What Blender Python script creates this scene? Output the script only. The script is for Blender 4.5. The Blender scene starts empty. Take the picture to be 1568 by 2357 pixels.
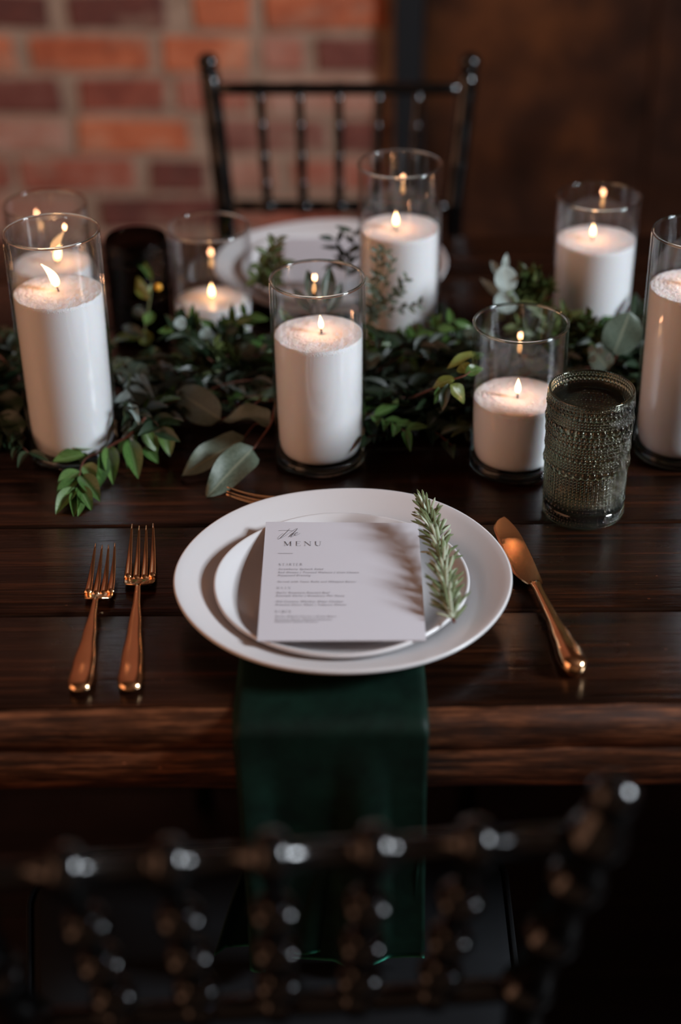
import bpy, math, random
import numpy as np
from mathutils import Vector, Matrix, noise
random.seed(7); np.random.seed(7)
S = bpy.context.scene
COL = S.collection
R_ = math.radians
TZ = 0.76                      # table top height

# ------------------------------------------------------------------ camera
F_PX, PITCH, ROLL, CAM_Z = 3700.0, R_(31.457), R_(-0.78), TZ + 0.776
cam = bpy.data.cameras.new('camera'); camo = bpy.data.objects.new('camera', cam); COL.objects.link(camo)
cam.sensor_fit = 'HORIZONTAL'; cam.sensor_width = 24.0; cam.lens = F_PX / 1568 * 24.0
cam.clip_start = 0.02
camo.matrix_world = Matrix.Translation((0, 0, CAM_Z)) @ Matrix.Rotation(math.pi/2 - PITCH, 4, 'X') @ Matrix.Rotation(ROLL, 4, 'Z')
cam.dof.use_dof = True; cam.dof.focus_distance = 1.41; cam.dof.aperture_fstop = cam.lens / 31.0
S.camera = camo
# ------------------------------------------------------------------ world, light, exposure
w = bpy.data.worlds.new('world'); S.world = w; w.use_nodes = True
w.node_tree.nodes['Background'].inputs[0].default_value = (0.95, 0.55, 0.36, 1)
w.node_tree.nodes['Background'].inputs[1].default_value = 0.16
def area_light(name, loc, target, sx, sy, power, color):
    d = bpy.data.lights.new(name, 'AREA'); d.shape = 'RECTANGLE'; d.size = sx; d.size_y = sy
    d.energy = power; d.color = color
    o = bpy.data.objects.new(name, d); COL.objects.link(o); o.location = loc
    o.rotation_euler = (Vector(target) - Vector(loc)).to_track_quat('-Z', 'Y').to_euler()
    return o
WIN_Y, WIN_Z, WIN_W, WIN_H, WIN_X = 0.60, 2.0, 0.65, 1.25, 2.25
area_light('window_daylight', (WIN_X + 0.06, WIN_Y, WIN_Z), (0, WIN_Y, WIN_Z), WIN_H, WIN_W, 262, (0.84, 0.92, 1.0))
fill_light = area_light('warm_left_fill', (-2.45, 1.1, 1.5), (-1.2, 1.9, 1.0), 3.4, 2.3, 17, (1.0, .50, .29))  # unseen warm area light, added to fill the shaded left sides; no real fixture
fill_light.data.spread = R_(105)
vs = S.view_settings
vs.view_transform = 'Standard'; vs.look = 'None'; vs.gamma = 1.0; vs.use_curve_mapping = False
vs.exposure = 0.0
S.cycles.transparent_max_bounces = 32
S.cycles.max_bounces = 14; S.cycles.transmission_bounces = 12; S.cycles.diffuse_bounces = 4; S.cycles.glossy_bounces = 6
S.cycles.sample_clamp_indirect = 6.0
S.cycles.caustics_refractive = False; S.cycles.caustics_reflective = False

# ------------------------------------------------------------------ measuring: a sight line met with a real plane
_c, _s = math.cos(ROLL), math.sin(ROLL)
def ray(x, y):
    a, b = x - 784.0, y - 1178.5
    u = (_c*a + _s*b) / F_PX; v = (-_s*a + _c*b) / F_PX
    return Vector((u, math.cos(PITCH) - v*math.sin(PITCH), -math.sin(PITCH) - v*math.cos(PITCH)))
def P(x, y, z=TZ):
    d = ray(x, y); return Vector((0, 0, CAM_Z)) + d*((z - CAM_Z)/d.z)
def PY(x, y, Y):
    d = ray(x, y); return Vector((0, 0, CAM_Z)) + d*(Y/d.y)

# ------------------------------------------------------------------ object helpers
def tag(o, label=None, cat=None, group=None, kind=None):
    if label: o['label'] = label
    if cat: o['category'] = cat
    if group: o['group'] = group
    if kind: o['kind'] = kind
    return o
def empty(name, loc=(0, 0, 0), rz=0.0, parent=None):
    o = bpy.data.objects.new(name, None); COL.objects.link(o); o.location = loc; o.rotation_euler = (0, 0, rz)
    o.empty_display_size = 0.02
    if parent: o.parent = parent
    return o
def mesh(name, V, Fc, smooth=True, uv=None):
    me = bpy.data.meshes.new(name); me.from_pydata([tuple(v) for v in V], [], [tuple(f) for f in Fc])
    if smooth: me.polygons.foreach_set('use_smooth', [True]*len(me.polygons))
    if uv is not None:
        l = me.uv_layers.new(name='uv'); idx = np.zeros(len(me.loops), dtype=np.int32); me.loops.foreach_get('vertex_index', idx)
        l.data.foreach_set('uv', np.asarray(uv, dtype=np.float32)[idx].ravel())
    me.update(); return me
def ob(name, me, mat=None, parent=None, loc=None):
    if mat and not me.materials: me.materials.append(mat)
    o = bpy.data.objects.new(name, me); COL.objects.link(o)
    if parent: o.parent = parent
    if loc is not None: o.location = loc
    return o
def grid_faces(nr, nc, wrap=True, off=0):
    f = []
    for i in range(nr - 1):
        for j in range(nc if wrap else nc - 1):
            k = (j + 1) % nc
            f.append((off+i*nc+j, off+i*nc+k, off+(i+1)*nc+k, off+(i+1)*nc+j))
    return f
def lathe(prof, n=64, rmod=None, zmod=None, close=True):
    """prof: (r,z) from outside bottom centre upwards; r==0 ends are capped by a tiny ring fan"""
    V = []
    for (r, z) in prof:
        for j in range(n):
            a = 2*math.pi*j/n
            rr = r*(rmod(a, r, z) if rmod else 1); zz = z + (zmod(a, r, z) if zmod else 0)
            V.append((rr*math.cos(a), rr*math.sin(a), zz))
    F = grid_faces(len(prof), n)
    if close:
        if prof[0][0] > 0: F.append(tuple(reversed(range(n))))
        if prof[-1][0] > 0: F.append(tuple(range((len(prof)-1)*n, len(prof)*n)))
    return V, F
def tube(pts, radii, n=8, flat=1.0, up=None, caps=True):
    pts = [Vector(p) for p in pts]; V = []
    if not hasattr(radii, '__len__'): radii = [radii]*len(pts)
    prev = Vector(up) if up else None
    for i, p in enumerate(pts):
        t = (pts[min(i+1, len(pts)-1)] - pts[max(i-1, 0)]).normalized()
        if prev is None: prev = Vector((0, 0, 1)) if abs(t.z) < .9 else Vector((0, 1, 0))
        nrm = (prev - t*prev.dot(t)).normalized(); b = t.cross(nrm); prev = nrm
        for j in range(n):
            a = 2*math.pi*j/n
            V.append(p + b*(math.cos(a)*radii[i]) + nrm*(math.sin(a)*radii[i]*flat))
    F = grid_faces(len(pts), n)
    if caps: F += [tuple(reversed(range(n))), tuple(range((len(pts)-1)*n, len(pts)*n))]
    return V, F
def box(x0, x1, y0, y1, z0, z1, c=0.0):
    """box with chamfered edges when c>0"""
    if c <= 0:
        V = [(x, y, z) for x in (x0, x1) for y in (y0, y1) for z in (z0, z1)]
        return V, [(0,1,3,2),(4,6,7,5),(0,4,5,1),(2,3,7,6),(0,2,6,4),(1,5,7,3)]
    V = []; F = []
    ring = lambda d, z: [(x0+d, y0+c, z), (x0+d+c*(d == 0)*0, y0+c, z)]
    def loop(e, z):
        a, b, p, q = x0+e, x1-e, y0+e, y1-e
        k = c - e if c > e else 0
        k = max(k, c*.35)
        return [(a+k,p,z),(b-k,p,z),(b,p+k,z),(b,q-k,z),(b-k,q,z),(a+k,q,z),(a,q-k,z),(a,p+k,z)]
    for e, z in ((c, z0), (0, z0+c), (0, z1-c), (c, z1)): V += loop(e, z)
    F = grid_faces(4, 8) + [tuple(reversed(range(8))), tuple(range(24, 32))]
    return V, F
def joinvf(parts):
    V = []; F = []
    for v, f in parts:
        k = len(V); V += list(v); F += [tuple(i+k for i in q) for q in f]
    return V, F
def catmull(pts, n=8):
    pts = [Vector(p) for p in pts]; out = []
    for i in range(len(pts)-1):
        p0 = pts[max(i-1, 0)]; p1 = pts[i]; p2 = pts[i+1]; p3 = pts[min(i+2, len(pts)-1)]
        for k in range(n):
            t = k/n
            out.append(.5*((2*p1) + (p2-p0)*t + (2*p0-5*p1+4*p2-p3)*t*t + (3*p1-p0-3*p2+p3)*t**3))
    out.append(pts[-1]); return out

# ------------------------------------------------------------------ materials
class NT:
    def __init__(s, name):
        s.m = bpy.data.materials.new(name); s.m.use_nodes = True; s.t = s.m.node_tree
        s.b = s.t.nodes['Principled BSDF']; s.out = s.t.nodes['Material Output']
    def n(s, typ, **kw):
        nd = s.t.nodes.new(typ)
        for k, v in kw.items():
            if k.startswith('i_'): nd.inputs[int(k[2:]) if k[2:].isdigit() else k[2:].replace('_', ' ')].default_value = v
            else: setattr(nd, k, v)
        return nd
    def l(s, a, b): s.t.links.new(a, b)
    def ramp(s, fac, stops):
        r = s.n('ShaderNodeValToRGB'); s.l(fac, r.inputs[0]); e = r.color_ramp.elements
        while len(e) < len(stops): e.new(0.5)
        for q, (p, c) in zip(e, stops): q.position = p; q.color = (*c, 1)
        return r.outputs[0]
    def bump(s, h, strength, dist=0.001):
        b = s.n('ShaderNodeBump'); b.inputs['Strength'].default_value = strength; b.inputs['Distance'].default_value = dist
        s.l(h, b.inputs['Height']); s.l(b.outputs[0], s.b.inputs['Normal']); return b
def setp(b, **kw):
    for k, v in kw.items():
        k = k.replace('_', ' ')
        if k in b.inputs: b.inputs[k].default_value = (*v, 1) if isinstance(v, tuple) and len(v) == 3 and b.inputs[k].type == 'RGBA' else v
def simple(name, color, rough=.5, **kw):
    t = NT(name); setp(t.b, Base_Color=color, Roughness=rough, **kw); return t.m
def mapping(t, scale, coord='Object', rnd=0.0):
    tc = t.n('ShaderNodeTexCoord'); mp = t.n('ShaderNodeMapping'); mp.inputs['Scale'].default_value = scale
    if rnd:
        oi = t.n('ShaderNodeObjectInfo'); cx = t.n('ShaderNodeCombineXYZ')
        mu = t.n('ShaderNodeMath', operation='MULTIPLY'); mu.inputs[1].default_value = rnd
        t.l(oi.outputs['Random'], mu.inputs[0]); t.l(mu.outputs[0], cx.inputs[0]); t.l(mu.outputs[0], cx.inputs[1]); t.l(cx.outputs[0], mp.inputs['Location'])
    t.l(tc.outputs[coord], mp.inputs[0]); return mp.outputs[0]
def wood(name, dark, mid, light, rough=(.22, .45), scale=(1.6, 26, 26), bump=.25, coat=.0, rnd=7.0, spec=.5, fine=.45, specks=False):
    t = NT(name); v = mapping(t, scale, rnd=rnd)
    n1 = t.n('ShaderNodeTexNoise', i_Scale=1.3, i_Detail=8.0, i_Roughness=.62, i_Distortion=.6); t.l(v, n1.inputs[0])
    v2 = mapping(t, (scale[0]*3, scale[1]*7, scale[2]*7), rnd=rnd)
    n2 = t.n('ShaderNodeTexNoise', i_Scale=1.0, i_Detail=4.0, i_Roughness=.7); t.l(v2, n2.inputs[0])
    mx = t.n('ShaderNodeMath', operation='MULTIPLY_ADD'); mx.inputs[1].default_value = fine
    t.l(n2.outputs[0], mx.inputs[0]); 
    m2 = t.n('ShaderNodeMath', operation='MULTIPLY'); m2.inputs[1].default_value = 1.07-fine
    t.l(n1.outputs[0], m2.inputs[0]); t.l(m2.outputs[0], mx.inputs[2])
    col = t.ramp(mx.outputs[0], [(.38, dark), (.54, mid), (.70, light)])
    if specks:       # small dents, chips and scuffs in the varnish
        vo = t.n('ShaderNodeTexVoronoi', i_Scale=26.0); t.l(mapping(t, (1, 2.2, 2.2), rnd=rnd), vo.inputs[0])
        mr_ = t.n('ShaderNodeMapRange'); mr_.inputs[1].default_value = .045; mr_.inputs[2].default_value = .02; mr_.inputs[3].default_value = 0; mr_.inputs[4].default_value = .8
        t.l(vo.outputs['Distance'], mr_.inputs[0]); mm = t.n('ShaderNodeMix', data_type='RGBA'); t.l(mr_.outputs[0], mm.inputs[0]); t.l(col, mm.inputs[6]); mm.inputs[7].default_value = (light[0]*2.2, light[1]*2.4, light[2]*3, 1); col = mm.outputs[2]
    t.l(col, t.b.inputs['Base Color'])
    v3 = mapping(t, (5, 9, 9), rnd=rnd); n3 = t.n('ShaderNodeTexNoise', i_Scale=1.0, i_Detail=6.0, i_Roughness=.6); t.l(v3, n3.inputs[0])
    mr = t.n('ShaderNodeMapRange'); mr.inputs[1].default_value = .35; mr.inputs[2].default_value = .7
    mr.inputs[3].default_value = rough[0]; mr.inputs[4].default_value = rough[1]
    t.l(n3.outputs[0], mr.inputs[0]); t.l(mr.outputs[0], t.b.inputs['Roughness'])
    t.bump(mx.outputs[0], bump, .0015); setp(t.b, Coat_Weight=coat, Coat_Roughness=.12, Specular_IOR_Level=spec)
    return t.m
M = {}
M['table'] = wood('table_wood', (.0022, .0010, .0006), (.0105, .0036, .0017), (.045, .0125, .0045), rough=(.13, .34), bump=.6, spec=.42, fine=.8, specks=True)
M['table_edge'] = wood('table_edge_wood', (.008, .003, .0018), (.055, .018, .007), (.24, .085, .034), scale=(4.5, 30, 30), rough=(.28, .6), bump=1.0, fine=.8, specks=True)
M['floor'] = wood('floor_wood', (.0015, .0008, .0005), (.005, .002, .001), (.012, .005, .0025), rough=(.4, .65), spec=.25, scale=(1.2, 16, 16))
M['panel'] = wood('panel_wood', (.008, .003, .0015), (.036, .012, .005), (.10, .032, .010), rough=(.5, .75), scale=(3, 3, 1.6), bump=.15, spec=.15)
M['black'] = simple('black_lacquer', (.002, .002, .002), .15, Specular_IOR_Level=.55)
M['steel'] = simple('black_steel', (.008, .011, .014), .45)
M['cushion'] = simple('black_cushion_cloth', (.0025, .003, .004), .9, Specular_IOR_Level=.2)
def porcelain():
    t = NT('white_porcelain'); v = mapping(t, (1, 1, 1)); n = t.n('ShaderNodeTexNoise', i_Scale=60.0, i_Detail=2.0); t.l(v, n.inputs[0])
    setp(t.b, Base_Color=(.60, .585, .59), Roughness=.24, Specular_IOR_Level=.5, Subsurface_Weight=.08)
    t.b.inputs['Subsurface Radius'].default_value = (.006, .004, .003)
    t.bump(n.outputs[0], .04, .0006); return t.m
M['porcelain'] = porcelain()
def sand(name='granulated_white_wax', bs=.65, bd=.0009):
    t = NT(name); v = mapping(t, (1, 1, 1))
    n = t.n('ShaderNodeTexVoronoi', i_Scale=900.0); t.l(v, n.inputs[0])
    n2 = t.n('ShaderNodeTexNoise', i_Scale=1500.0, i_Detail=2.0); t.l(v, n2.inputs[0])
    setp(t.b, Base_Color=(.79, .785, .80), Roughness=.62, Subsurface_Weight=.35, Subsurface_Scale=1.0, Specular_IOR_Level=.35)
    t.b.inputs['Subsurface Radius'].default_value = (.010, .005, .003)
    t.bump(n.outputs[0], bs, bd); return t.m
M['sand'] = sand(); M['sand_side'] = sand('packed_white_wax', .12, .0004)
M['melt'] = simple('melted_wax', (.80, .73, .69), .3, Subsurface_Weight=.5, Subsurface_Radius=(.012, .006, .003), Subsurface_Scale=1.0)
M['wick'] = simple('burnt_wick', (.02, .012, .008), .9)
def flame():
    t = NT('candle_flame'); tc = t.n('ShaderNodeTexCoord'); sp = t.n('ShaderNodeSeparateXYZ'); t.l(tc.outputs['Generated'], sp.inputs[0])
    c = t.ramp(sp.outputs[2], [(0.0, (1.0, .36, .10)), (.25, (1.0, .52, .22)), (1.0, (1.0, .56, .25))])
    e = t.n('ShaderNodeEmission'); e.inputs[1].default_value = 13.0; t.l(c, e.inputs[0]); t.l(e.outputs[0], t.out.inputs[0]); return t.m
M['flame'] = flame()
def thin_glass(name, tint, rough=0.0):
    t = NT(name); t.t.nodes.remove(t.b)
    g = t.n('ShaderNodeNewGeometry'); d = t.n('ShaderNodeVectorMath', operation='DOT_PRODUCT'); t.l(g.outputs['Normal'], d.inputs[0]); t.l(g.outputs['Incoming'], d.inputs[1])
    a = t.n('ShaderNodeMath', operation='ABSOLUTE'); t.l(d.outputs['Value'], a.inputs[0])
    s = t.n('ShaderNodeMath', operation='SUBTRACT'); s.inputs[0].default_value = 1.0; t.l(a.outputs[0], s.inputs[1])
    p = t.n('ShaderNodeMath', operation='POWER'); p.inputs[1].default_value = 4.0; t.l(s.outputs[0], p.inputs[0])
    m = t.n('ShaderNodeMath', operation='MULTIPLY_ADD'); m.inputs[1].default_value = .90; m.inputs[2].default_value = .045; t.l(p.outputs[0], m.inputs[0])
    tr = t.n('ShaderNodeBsdfTransparent'); tr.inputs[0].default_value = (*tint, 1)
    gl = t.n('ShaderNodeBsdfGlossy'); gl.inputs['Roughness'].default_value = rough
    mx = t.n('ShaderNodeMixShader'); t.l(m.outputs[0], mx.inputs[0]); t.l(tr.outputs[0], mx.inputs[1]); t.l(gl.outputs[0], mx.inputs[2])
    t.l(mx.outputs[0], t.out.inputs[0]); return t.m
M['glass'] = thin_glass('clear_vase_glass', (.985, .99, .99))
def real_glass(name, color, ior=1.5, rough=0.0):
    t = NT(name); t.t.nodes.remove(t.b); g = t.n('ShaderNodeBsdfGlass'); g.inputs['Color'].default_value = (*color, 1)
    g.inputs['IOR'].default_value = ior; g.inputs['Roughness'].default_value = rough; t.l(g.outputs[0], t.out.inputs[0]); return t.m
M['thick_glass'] = real_glass('thick_clear_glass', (.93, .97, .96))
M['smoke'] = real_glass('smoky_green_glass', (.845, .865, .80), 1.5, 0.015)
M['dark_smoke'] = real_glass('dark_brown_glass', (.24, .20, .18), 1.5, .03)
M['water'] = real_glass('water', (.97, .98, .98), 1.33)
def brass():
    t = NT('brushed_copper_gold'); v = mapping(t, (30, 900, 30)); n = t.n('ShaderNodeTexNoise', i_Scale=1.0, i_Detail=2.0); t.l(v, n.inputs[0])
    setp(t.b, Base_Color=(.84, .52, .28), Metallic=1.0, Roughness=.17); t.bump(n.outputs[0], .05, .0004); return t.m
M['brass'] = brass()
def paper():
    t = NT('card_paper'); v = mapping(t, (1, 1, 1)); n = t.n('ShaderNodeTexNoise', i_Scale=900.0, i_Detail=3.0); t.l(v, n.inputs[0])
    setp(t.b, Base_Color=(.585, .58, .625), Roughness=.6, Specular_IOR_Level=.3); t.bump(n.outputs[0], .05, .0003); return t.m
M['paper'] = paper()
M['ink'] = simple('ink', (.012, .012, .018), .6)
M['grey_ink'] = simple('grey_ink', (.19, .18, .20), .6)
def velvet():
    t = NT('green_velvet'); v = mapping(t, (1, 1, 1)); n = t.n('ShaderNodeTexNoise', i_Scale=28.0, i_Detail=5.0, i_Roughness=.65); t.l(v, n.inputs[0])
    t.l(t.ramp(n.outputs[0], [(.35, (.0015, .006, .004)), (.65, (.003, .014, .009))]), t.b.inputs['Base Color'])
    setp(t.b, Roughness=.55, Specular_IOR_Level=.15, Sheen_Weight=.7, Sheen_Roughness=.25, Sheen_Tint=(.05, .32, .22))
    n2 = t.n('ShaderNodeTexNoise', i_Scale=1400.0, i_Detail=1.0); t.l(v, n2.inputs[0]); t.bump(n2.outputs[0], .2, .0005); return t.m
M['velvet'] = velvet()
def leafmat(name, c1, c2, rib, rough=.35, trans=.25, back=None):
    t = NT(name); tc = t.n('ShaderNodeTexCoord'); sp = t.n('ShaderNodeSeparateXYZ'); t.l(tc.outputs['UV'], sp.inputs[0])
    n = t.n('ShaderNodeTexNoise', i_Scale=24.0, i_Detail=3.0); t.l(tc.outputs['Object'], n.inputs[0])
    oi = t.n('ShaderNodeObjectInfo'); ad = t.n('ShaderNodeMath', operation='MULTIPLY_ADD'); ad.inputs[1].default_value = .35
    t.l(oi.outputs['Random'], ad.inputs[0]); t.l(n.outputs[0], ad.inputs[2])
    base = t.ramp(ad.outputs[0], [(.40, c1), (.90, c2)])
    s = t.n('ShaderNodeMath', operation='SUBTRACT'); s.inputs[1].default_value = .5; t.l(sp.outputs[0], s.inputs[0])
    a = t.n('ShaderNodeMath', operation='ABSOLUTE'); t.l(s.outputs[0], a.inputs[0])
    lt = t.n('ShaderNodeMapRange'); lt.inputs[1].default_value = .05; lt.inputs[2].default_value = .02; lt.inputs[3].default_value = 0; lt.inputs[4].default_value = .7; t.l(a.outputs[0], lt.inputs[0])
    mx = t.n('ShaderNodeMix', data_type='RGBA'); t.l(lt.outputs[0], mx.inputs[0]); t.l(base, mx.inputs[6]); mx.inputs[7].default_value = (*rib, 1)
    col = mx.outputs[2]
    if back:
        g = t.n('ShaderNodeNewGeometry'); m2 = t.n('ShaderNodeMix', data_type='RGBA'); t.l(g.outputs['Backfacing'], m2.inputs[0]); t.l(col, m2.inputs[6]); m2.inputs[7].default_value = (*back, 1); col = m2.outputs[2]
    t.l(col, t.b.inputs['Base Color']); setp(t.b, Roughness=rough)
    # side veins
    w2 = t.n('ShaderNodeTexWave', i_Scale=9.0, i_Distortion=.5); cb = t.n('ShaderNodeCombineXYZ'); v = t.n('ShaderNodeMath', operation='SUBTRACT'); t.l(sp.outputs[1], v.inputs[0]); t.l(a.outputs[0], v.inputs[1]); t.l(v.outputs[0], cb.inputs[0]); t.l(cb.outputs[0], w2.inputs[0])
    t.bump(w2.outputs['Fac'], .12, .0006)
    tl = t.n('ShaderNodeBsdfTranslucent'); t.l(col, tl.inputs[0]); ms = t.n('ShaderNodeMixShader'); ms.inputs[0].default_value = trans
    t.l(t.b.outputs[0], ms.inputs[1]); t.l(tl.outputs[0], ms.inputs[2]); t.l(ms.outputs[0], t.out.inputs[0]); return t.m
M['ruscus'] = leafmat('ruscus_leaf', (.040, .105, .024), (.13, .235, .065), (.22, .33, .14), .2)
M['euca'] = leafmat('eucalyptus_leaf', (.060, .085, .060), (.125, .155, .112), (.22, .24, .17), .5, .15)
M['silver'] = leafmat('silver_leaf', (.20, .26, .24), (.36, .43, .41), (.4, .45, .4), .55, .15)
M['yellowgreen'] = leafmat('young_leaf', (.10, .14, .022), (.24, .27, .07), (.3, .33, .14), .3)
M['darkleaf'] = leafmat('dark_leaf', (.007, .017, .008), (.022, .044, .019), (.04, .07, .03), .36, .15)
M['needle'] = leafmat('needle_leaf', (.035, .060, .016), (.10, .125, .035), (.12, .14, .06), .5, .1)
M['rosemary'] = leafmat('rosemary_leaf', (.085, .115, .045), (.20, .24, .12), (.06, .08, .03), .42, .1, back=(.42, .46, .36))
M['twig'] = simple('reddish_twig', (.12, .035, .018), .6)
M['greenstem'] = simple('green_stem', (.07, .09, .03), .5)
M['berry'] = simple('yellow_berry', (.75, .36, .03), .35)
def brickmat(name, a, b, c):
    t = NT(name); v = mapping(t, (1, 1, 1), rnd=11.0); n = t.n('ShaderNodeTexNoise', i_Scale=14.0, i_Detail=8.0, i_Roughness=.7); t.l(v, n.inputs[0])
    oi = t.n('ShaderNodeObjectInfo'); ad = t.n('ShaderNodeMath', operation='MULTIPLY_ADD'); ad.inputs[1].default_value = .3
    t.l(oi.outputs['Random'], ad.inputs[0]); t.l(n.outputs[0], ad.inputs[2])
    v2 = mapping(t, (8, 8, 13), rnd=23.0); n2 = t.n('ShaderNodeTexNoise', i_Scale=1.0, i_Detail=5.0, i_Roughness=.65); t.l(v2, n2.inputs[0])   # old mortar smeared over the faces
    sm = t.n('ShaderNodeMapRange'); sm.inputs[1].default_value = .52; sm.inputs[2].default_value = .70; sm.inputs[3].default_value = 0; sm.inputs[4].default_value = .75; t.l(n2.outputs[0], sm.inputs[0])
    mx = t.n('ShaderNodeMix', data_type='RGBA'); t.l(sm.outputs[0], mx.inputs[0]); t.l(t.ramp(ad.outputs[0], [(.42, a), (.64, b), (.86, c)]), mx.inputs[6]); mx.inputs[7].default_value = (.36, .24, .17, 1)
    t.l(mx.outputs[2], t.b.inputs['Base Color']); setp(t.b, Roughness=.85)
    t.bump(n.outputs[0], .7, .006); return t.m
BR = [brickmat('brick_orange', (.36, .085, .035), (.56, .16, .07), (.62, .30, .18)),
      brickmat('brick_red', (.22, .055, .035), (.36, .10, .06), (.45, .22, .16)),
      brickmat('brick_dark', (.10, .032, .024), (.17, .048, .034), (.28, .12, .09)),
      brickmat('brick_pale', (.28, .13, .09), (.42, .20, .14), (.50, .33, .26))]
def mortar():
    t = NT('mortar'); v = mapping(t, (1, 1, 1)); n = t.n('ShaderNodeTexNoise', i_Scale=30.0, i_Detail=6.0, i_Roughness=.7); t.l(v, n.inputs[0])
    t.l(t.ramp(n.outputs[0], [(.3, (.25, .165, .115)), (.7, (.42, .30, .22))]), t.b.inputs['Base Color']); setp(t.b, Roughness=.9); t.bump(n.outputs[0], .6, .004); return t.m
M['mortar'] = mortar()
M['plaster'] = simple('warm_plaster', (.30, .17, .11), .9)
M['ceiling'] = wood('ceiling_wood', (.06, .03, .02), (.12, .06, .035), (.2, .10, .06), rough=(.6, .8), rnd=0)
M['whiteframe'] = simple('painted_window_frame', (.5, .5, .5), .5)
M['brickside'] = simple('side_brick_colour', (.33, .14, .085), .9)

# ------------------------------------------------------------------ the room
X0, X1, Y0, Y1, ZH = -2.6, 2.25, -1.6, 2.8, 2.9
fl = tag(empty('floor', (0, 0, 0)), kind='structure')
V, Fc = box(X0-.1, X1+.1, Y0, Y1+.4, -.05, -.004); sub = ob('subfloor', mesh('subfloor', V, Fc, False), M['floor'], fl)
bw = .12; yy = Y0; k = 0
fb = [mesh('floorboard_%d' % i, *box(X0, X1, -bw/2+.0015, bw/2-.0015, -.004, .014, .002), False) for i in range(2)]
while yy < Y1+.3:
    o = ob('floorboard', fb[k % 2], M['floor'], fl, (0, yy + bw/2, -.014+.0)); yy += bw; k += 1
tag(ob('ceiling', mesh('ceiling', *box(X0-.1, X1+.1, Y0, Y1+.4, ZH, ZH+.05), False), M['ceiling']), kind='structure')
tag(ob('wall_left', mesh('wall_left', *box(X0-.1, X0, Y0, Y1+.4, 0, ZH), False), M['brickside']), kind='structure')
# right wall with a window opening
a0, a1, z0, z1 = WIN_Y-WIN_W/2, WIN_Y+WIN_W/2, WIN_Z-WIN_H/2, WIN_Z+WIN_H/2
V, Fc = joinvf([box(X1, X1+.12, Y0, a0, 0, ZH), box(X1, X1+.12, a1, Y1+.4, 0, ZH), box(X1, X1+.12, a0, a1, 0, z0), box(X1, X1+.12, a0, a1, z1, ZH)])
tag(ob('wall_right', mesh('wall_right', V, Fc, False), M['plaster']), kind='structure')
V, Fc = joinvf([box(X1-.01, X1+.03, a0-.04, a0, z0-.04, z1+.04), box(X1-.01, X1+.03, a1, a1+.04, z0-.04, z1+.04), box(X1-.01, X1+.03, a0, a1, z0-.04, z0), box(X1-.01, X1+.03, a0, a1, z1, z1+.04), box(X1, X1+.02, a0, a1, WIN_Z-.012, WIN_Z+.012)])
tag(ob('window_1', mesh('window_1', V, Fc, False), M['whiteframe']), kind='structure')

# back wall: mortar bed with single bricks, a black steel post, a dark wooden panel
wb = tag(empty('wall_back', (0, Y1, 0), R_(-3.0)), kind='structure')
PXM = 2.82/F_PX
XE = .100                                        # bricks end here
ob('mortar_bed', mesh('mortar_bed', *box(-2.7, XE+.06, .004, .16, 0, ZH), False), M['mortar'], wb)
CH = .0735; BH = .0575; Z00 = .829
def brick_mesh(L, seed):
    rnd = random.Random(seed); V, F = box(-L/2, L/2, -.05, .04, -BH/2, BH/2, .0035)
    V = [(x + rnd.uniform(-.005, .005), y + rnd.uniform(-.0016, .0016), z + rnd.uniform(-.0035, .0035)) for x, y, z in V]
    return V, F
bm_cache = {}
def put_brick(xa, xb, z, m, sd):
    L = round((xb-xa)*100)/100
    key = (L, sd % 3, m)
    if key not in bm_cache:
        V, F = brick_mesh(L, hash(key) & 0xffff if False else int(L*1000)+sd % 3); bm_cache[key] = mesh('brick', V, F, False); bm_cache[key].materials.append(BR[m])
    o = ob('brick', bm_cache[key], None, wb, ((xa+xb)/2, .048 + random.uniform(-.002, .002), z)); o.rotation_euler = (0, R_(random.uniform(-.5, .5)), R_(random.uniform(-.4, .4)))
rows = {0: [(-150, -10, 0), (5, 135, 2), (180, 400, 2), (465, 600, 0), (628, 905, 0)],
        1: [(-230, 45, 0), (80, 362, 0), (388, 585, 0), (622, 716, 1), (740, 890, 2)],
        2: [(-130, 140, 2), (188, 388, 1), (412, 585, 1), (620, 900, 3)],
        3: [(-60, 150, 3), (175, 440, 0), (500, 760, 2), (785, 905, 2)],
        4: [(-250, 0, 1), (25, 300, 1), (345, 470, 2), (500, 650, 3), (680, 905, 1)],
        5: [(-100, 165, 3), (210, 500, 2), (530, 800, 1), (825, 905, 2)]}
def fill(r, xr, xl, z):
    """bricks from xr leftwards to xl"""
    x = xr; i = 0
    while x > xl:
        L = random.choice([.213, .213, .103]); xa = max(x - L, xl-.05)
        put_brick(xa, x, z, random.choice([0, 0, 1, 1, 2, 3]), i); x = xa - .018; i += 1
stuff = []
for r in range(-27, 11):
    z = Z00 - CH*r
    if z < BH/2 or z > ZH-.03: continue
    if r in rows:
        L = [((a-784)*PXM, (b-784)*PXM, c) for a, b, c in rows[r]]
        for i, (a, b, c) in enumerate(L): put_brick(a, b, z, c, i)
        fill(r, L[0][0]-.018, -1.15, z)
    elif -6 <= r <= 9: fill(r, XE - .004 - (.0 if r % 2 else .11)*0, -1.15, z)
    else:
        x = XE-.004; first = r % 2
        while x > -1.15:
            Lb = .103 if (first) else .213; first = 0
            V, F = brick_mesh(Lb, r*31+int(x*100)); stuff.append(([(vx+x-Lb/2, vy+.048, vz+z) for vx, vy, vz in V], F)); x -= Lb+.012
    x = -1.215-.11*(r % 2)
    while x > -2.6:
        V, F = brick_mesh(.213, r*17+int(x*90)); stuff.append(([(vx+x-.1, vy+.048, vz+z) for vx, vy, vz in V], F)); x -= .225
V, F = joinvf(stuff)
tag(ob('outer_bricks', mesh('outer_bricks', V, F, False), BR[1], wb), kind='stuff')
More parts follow.
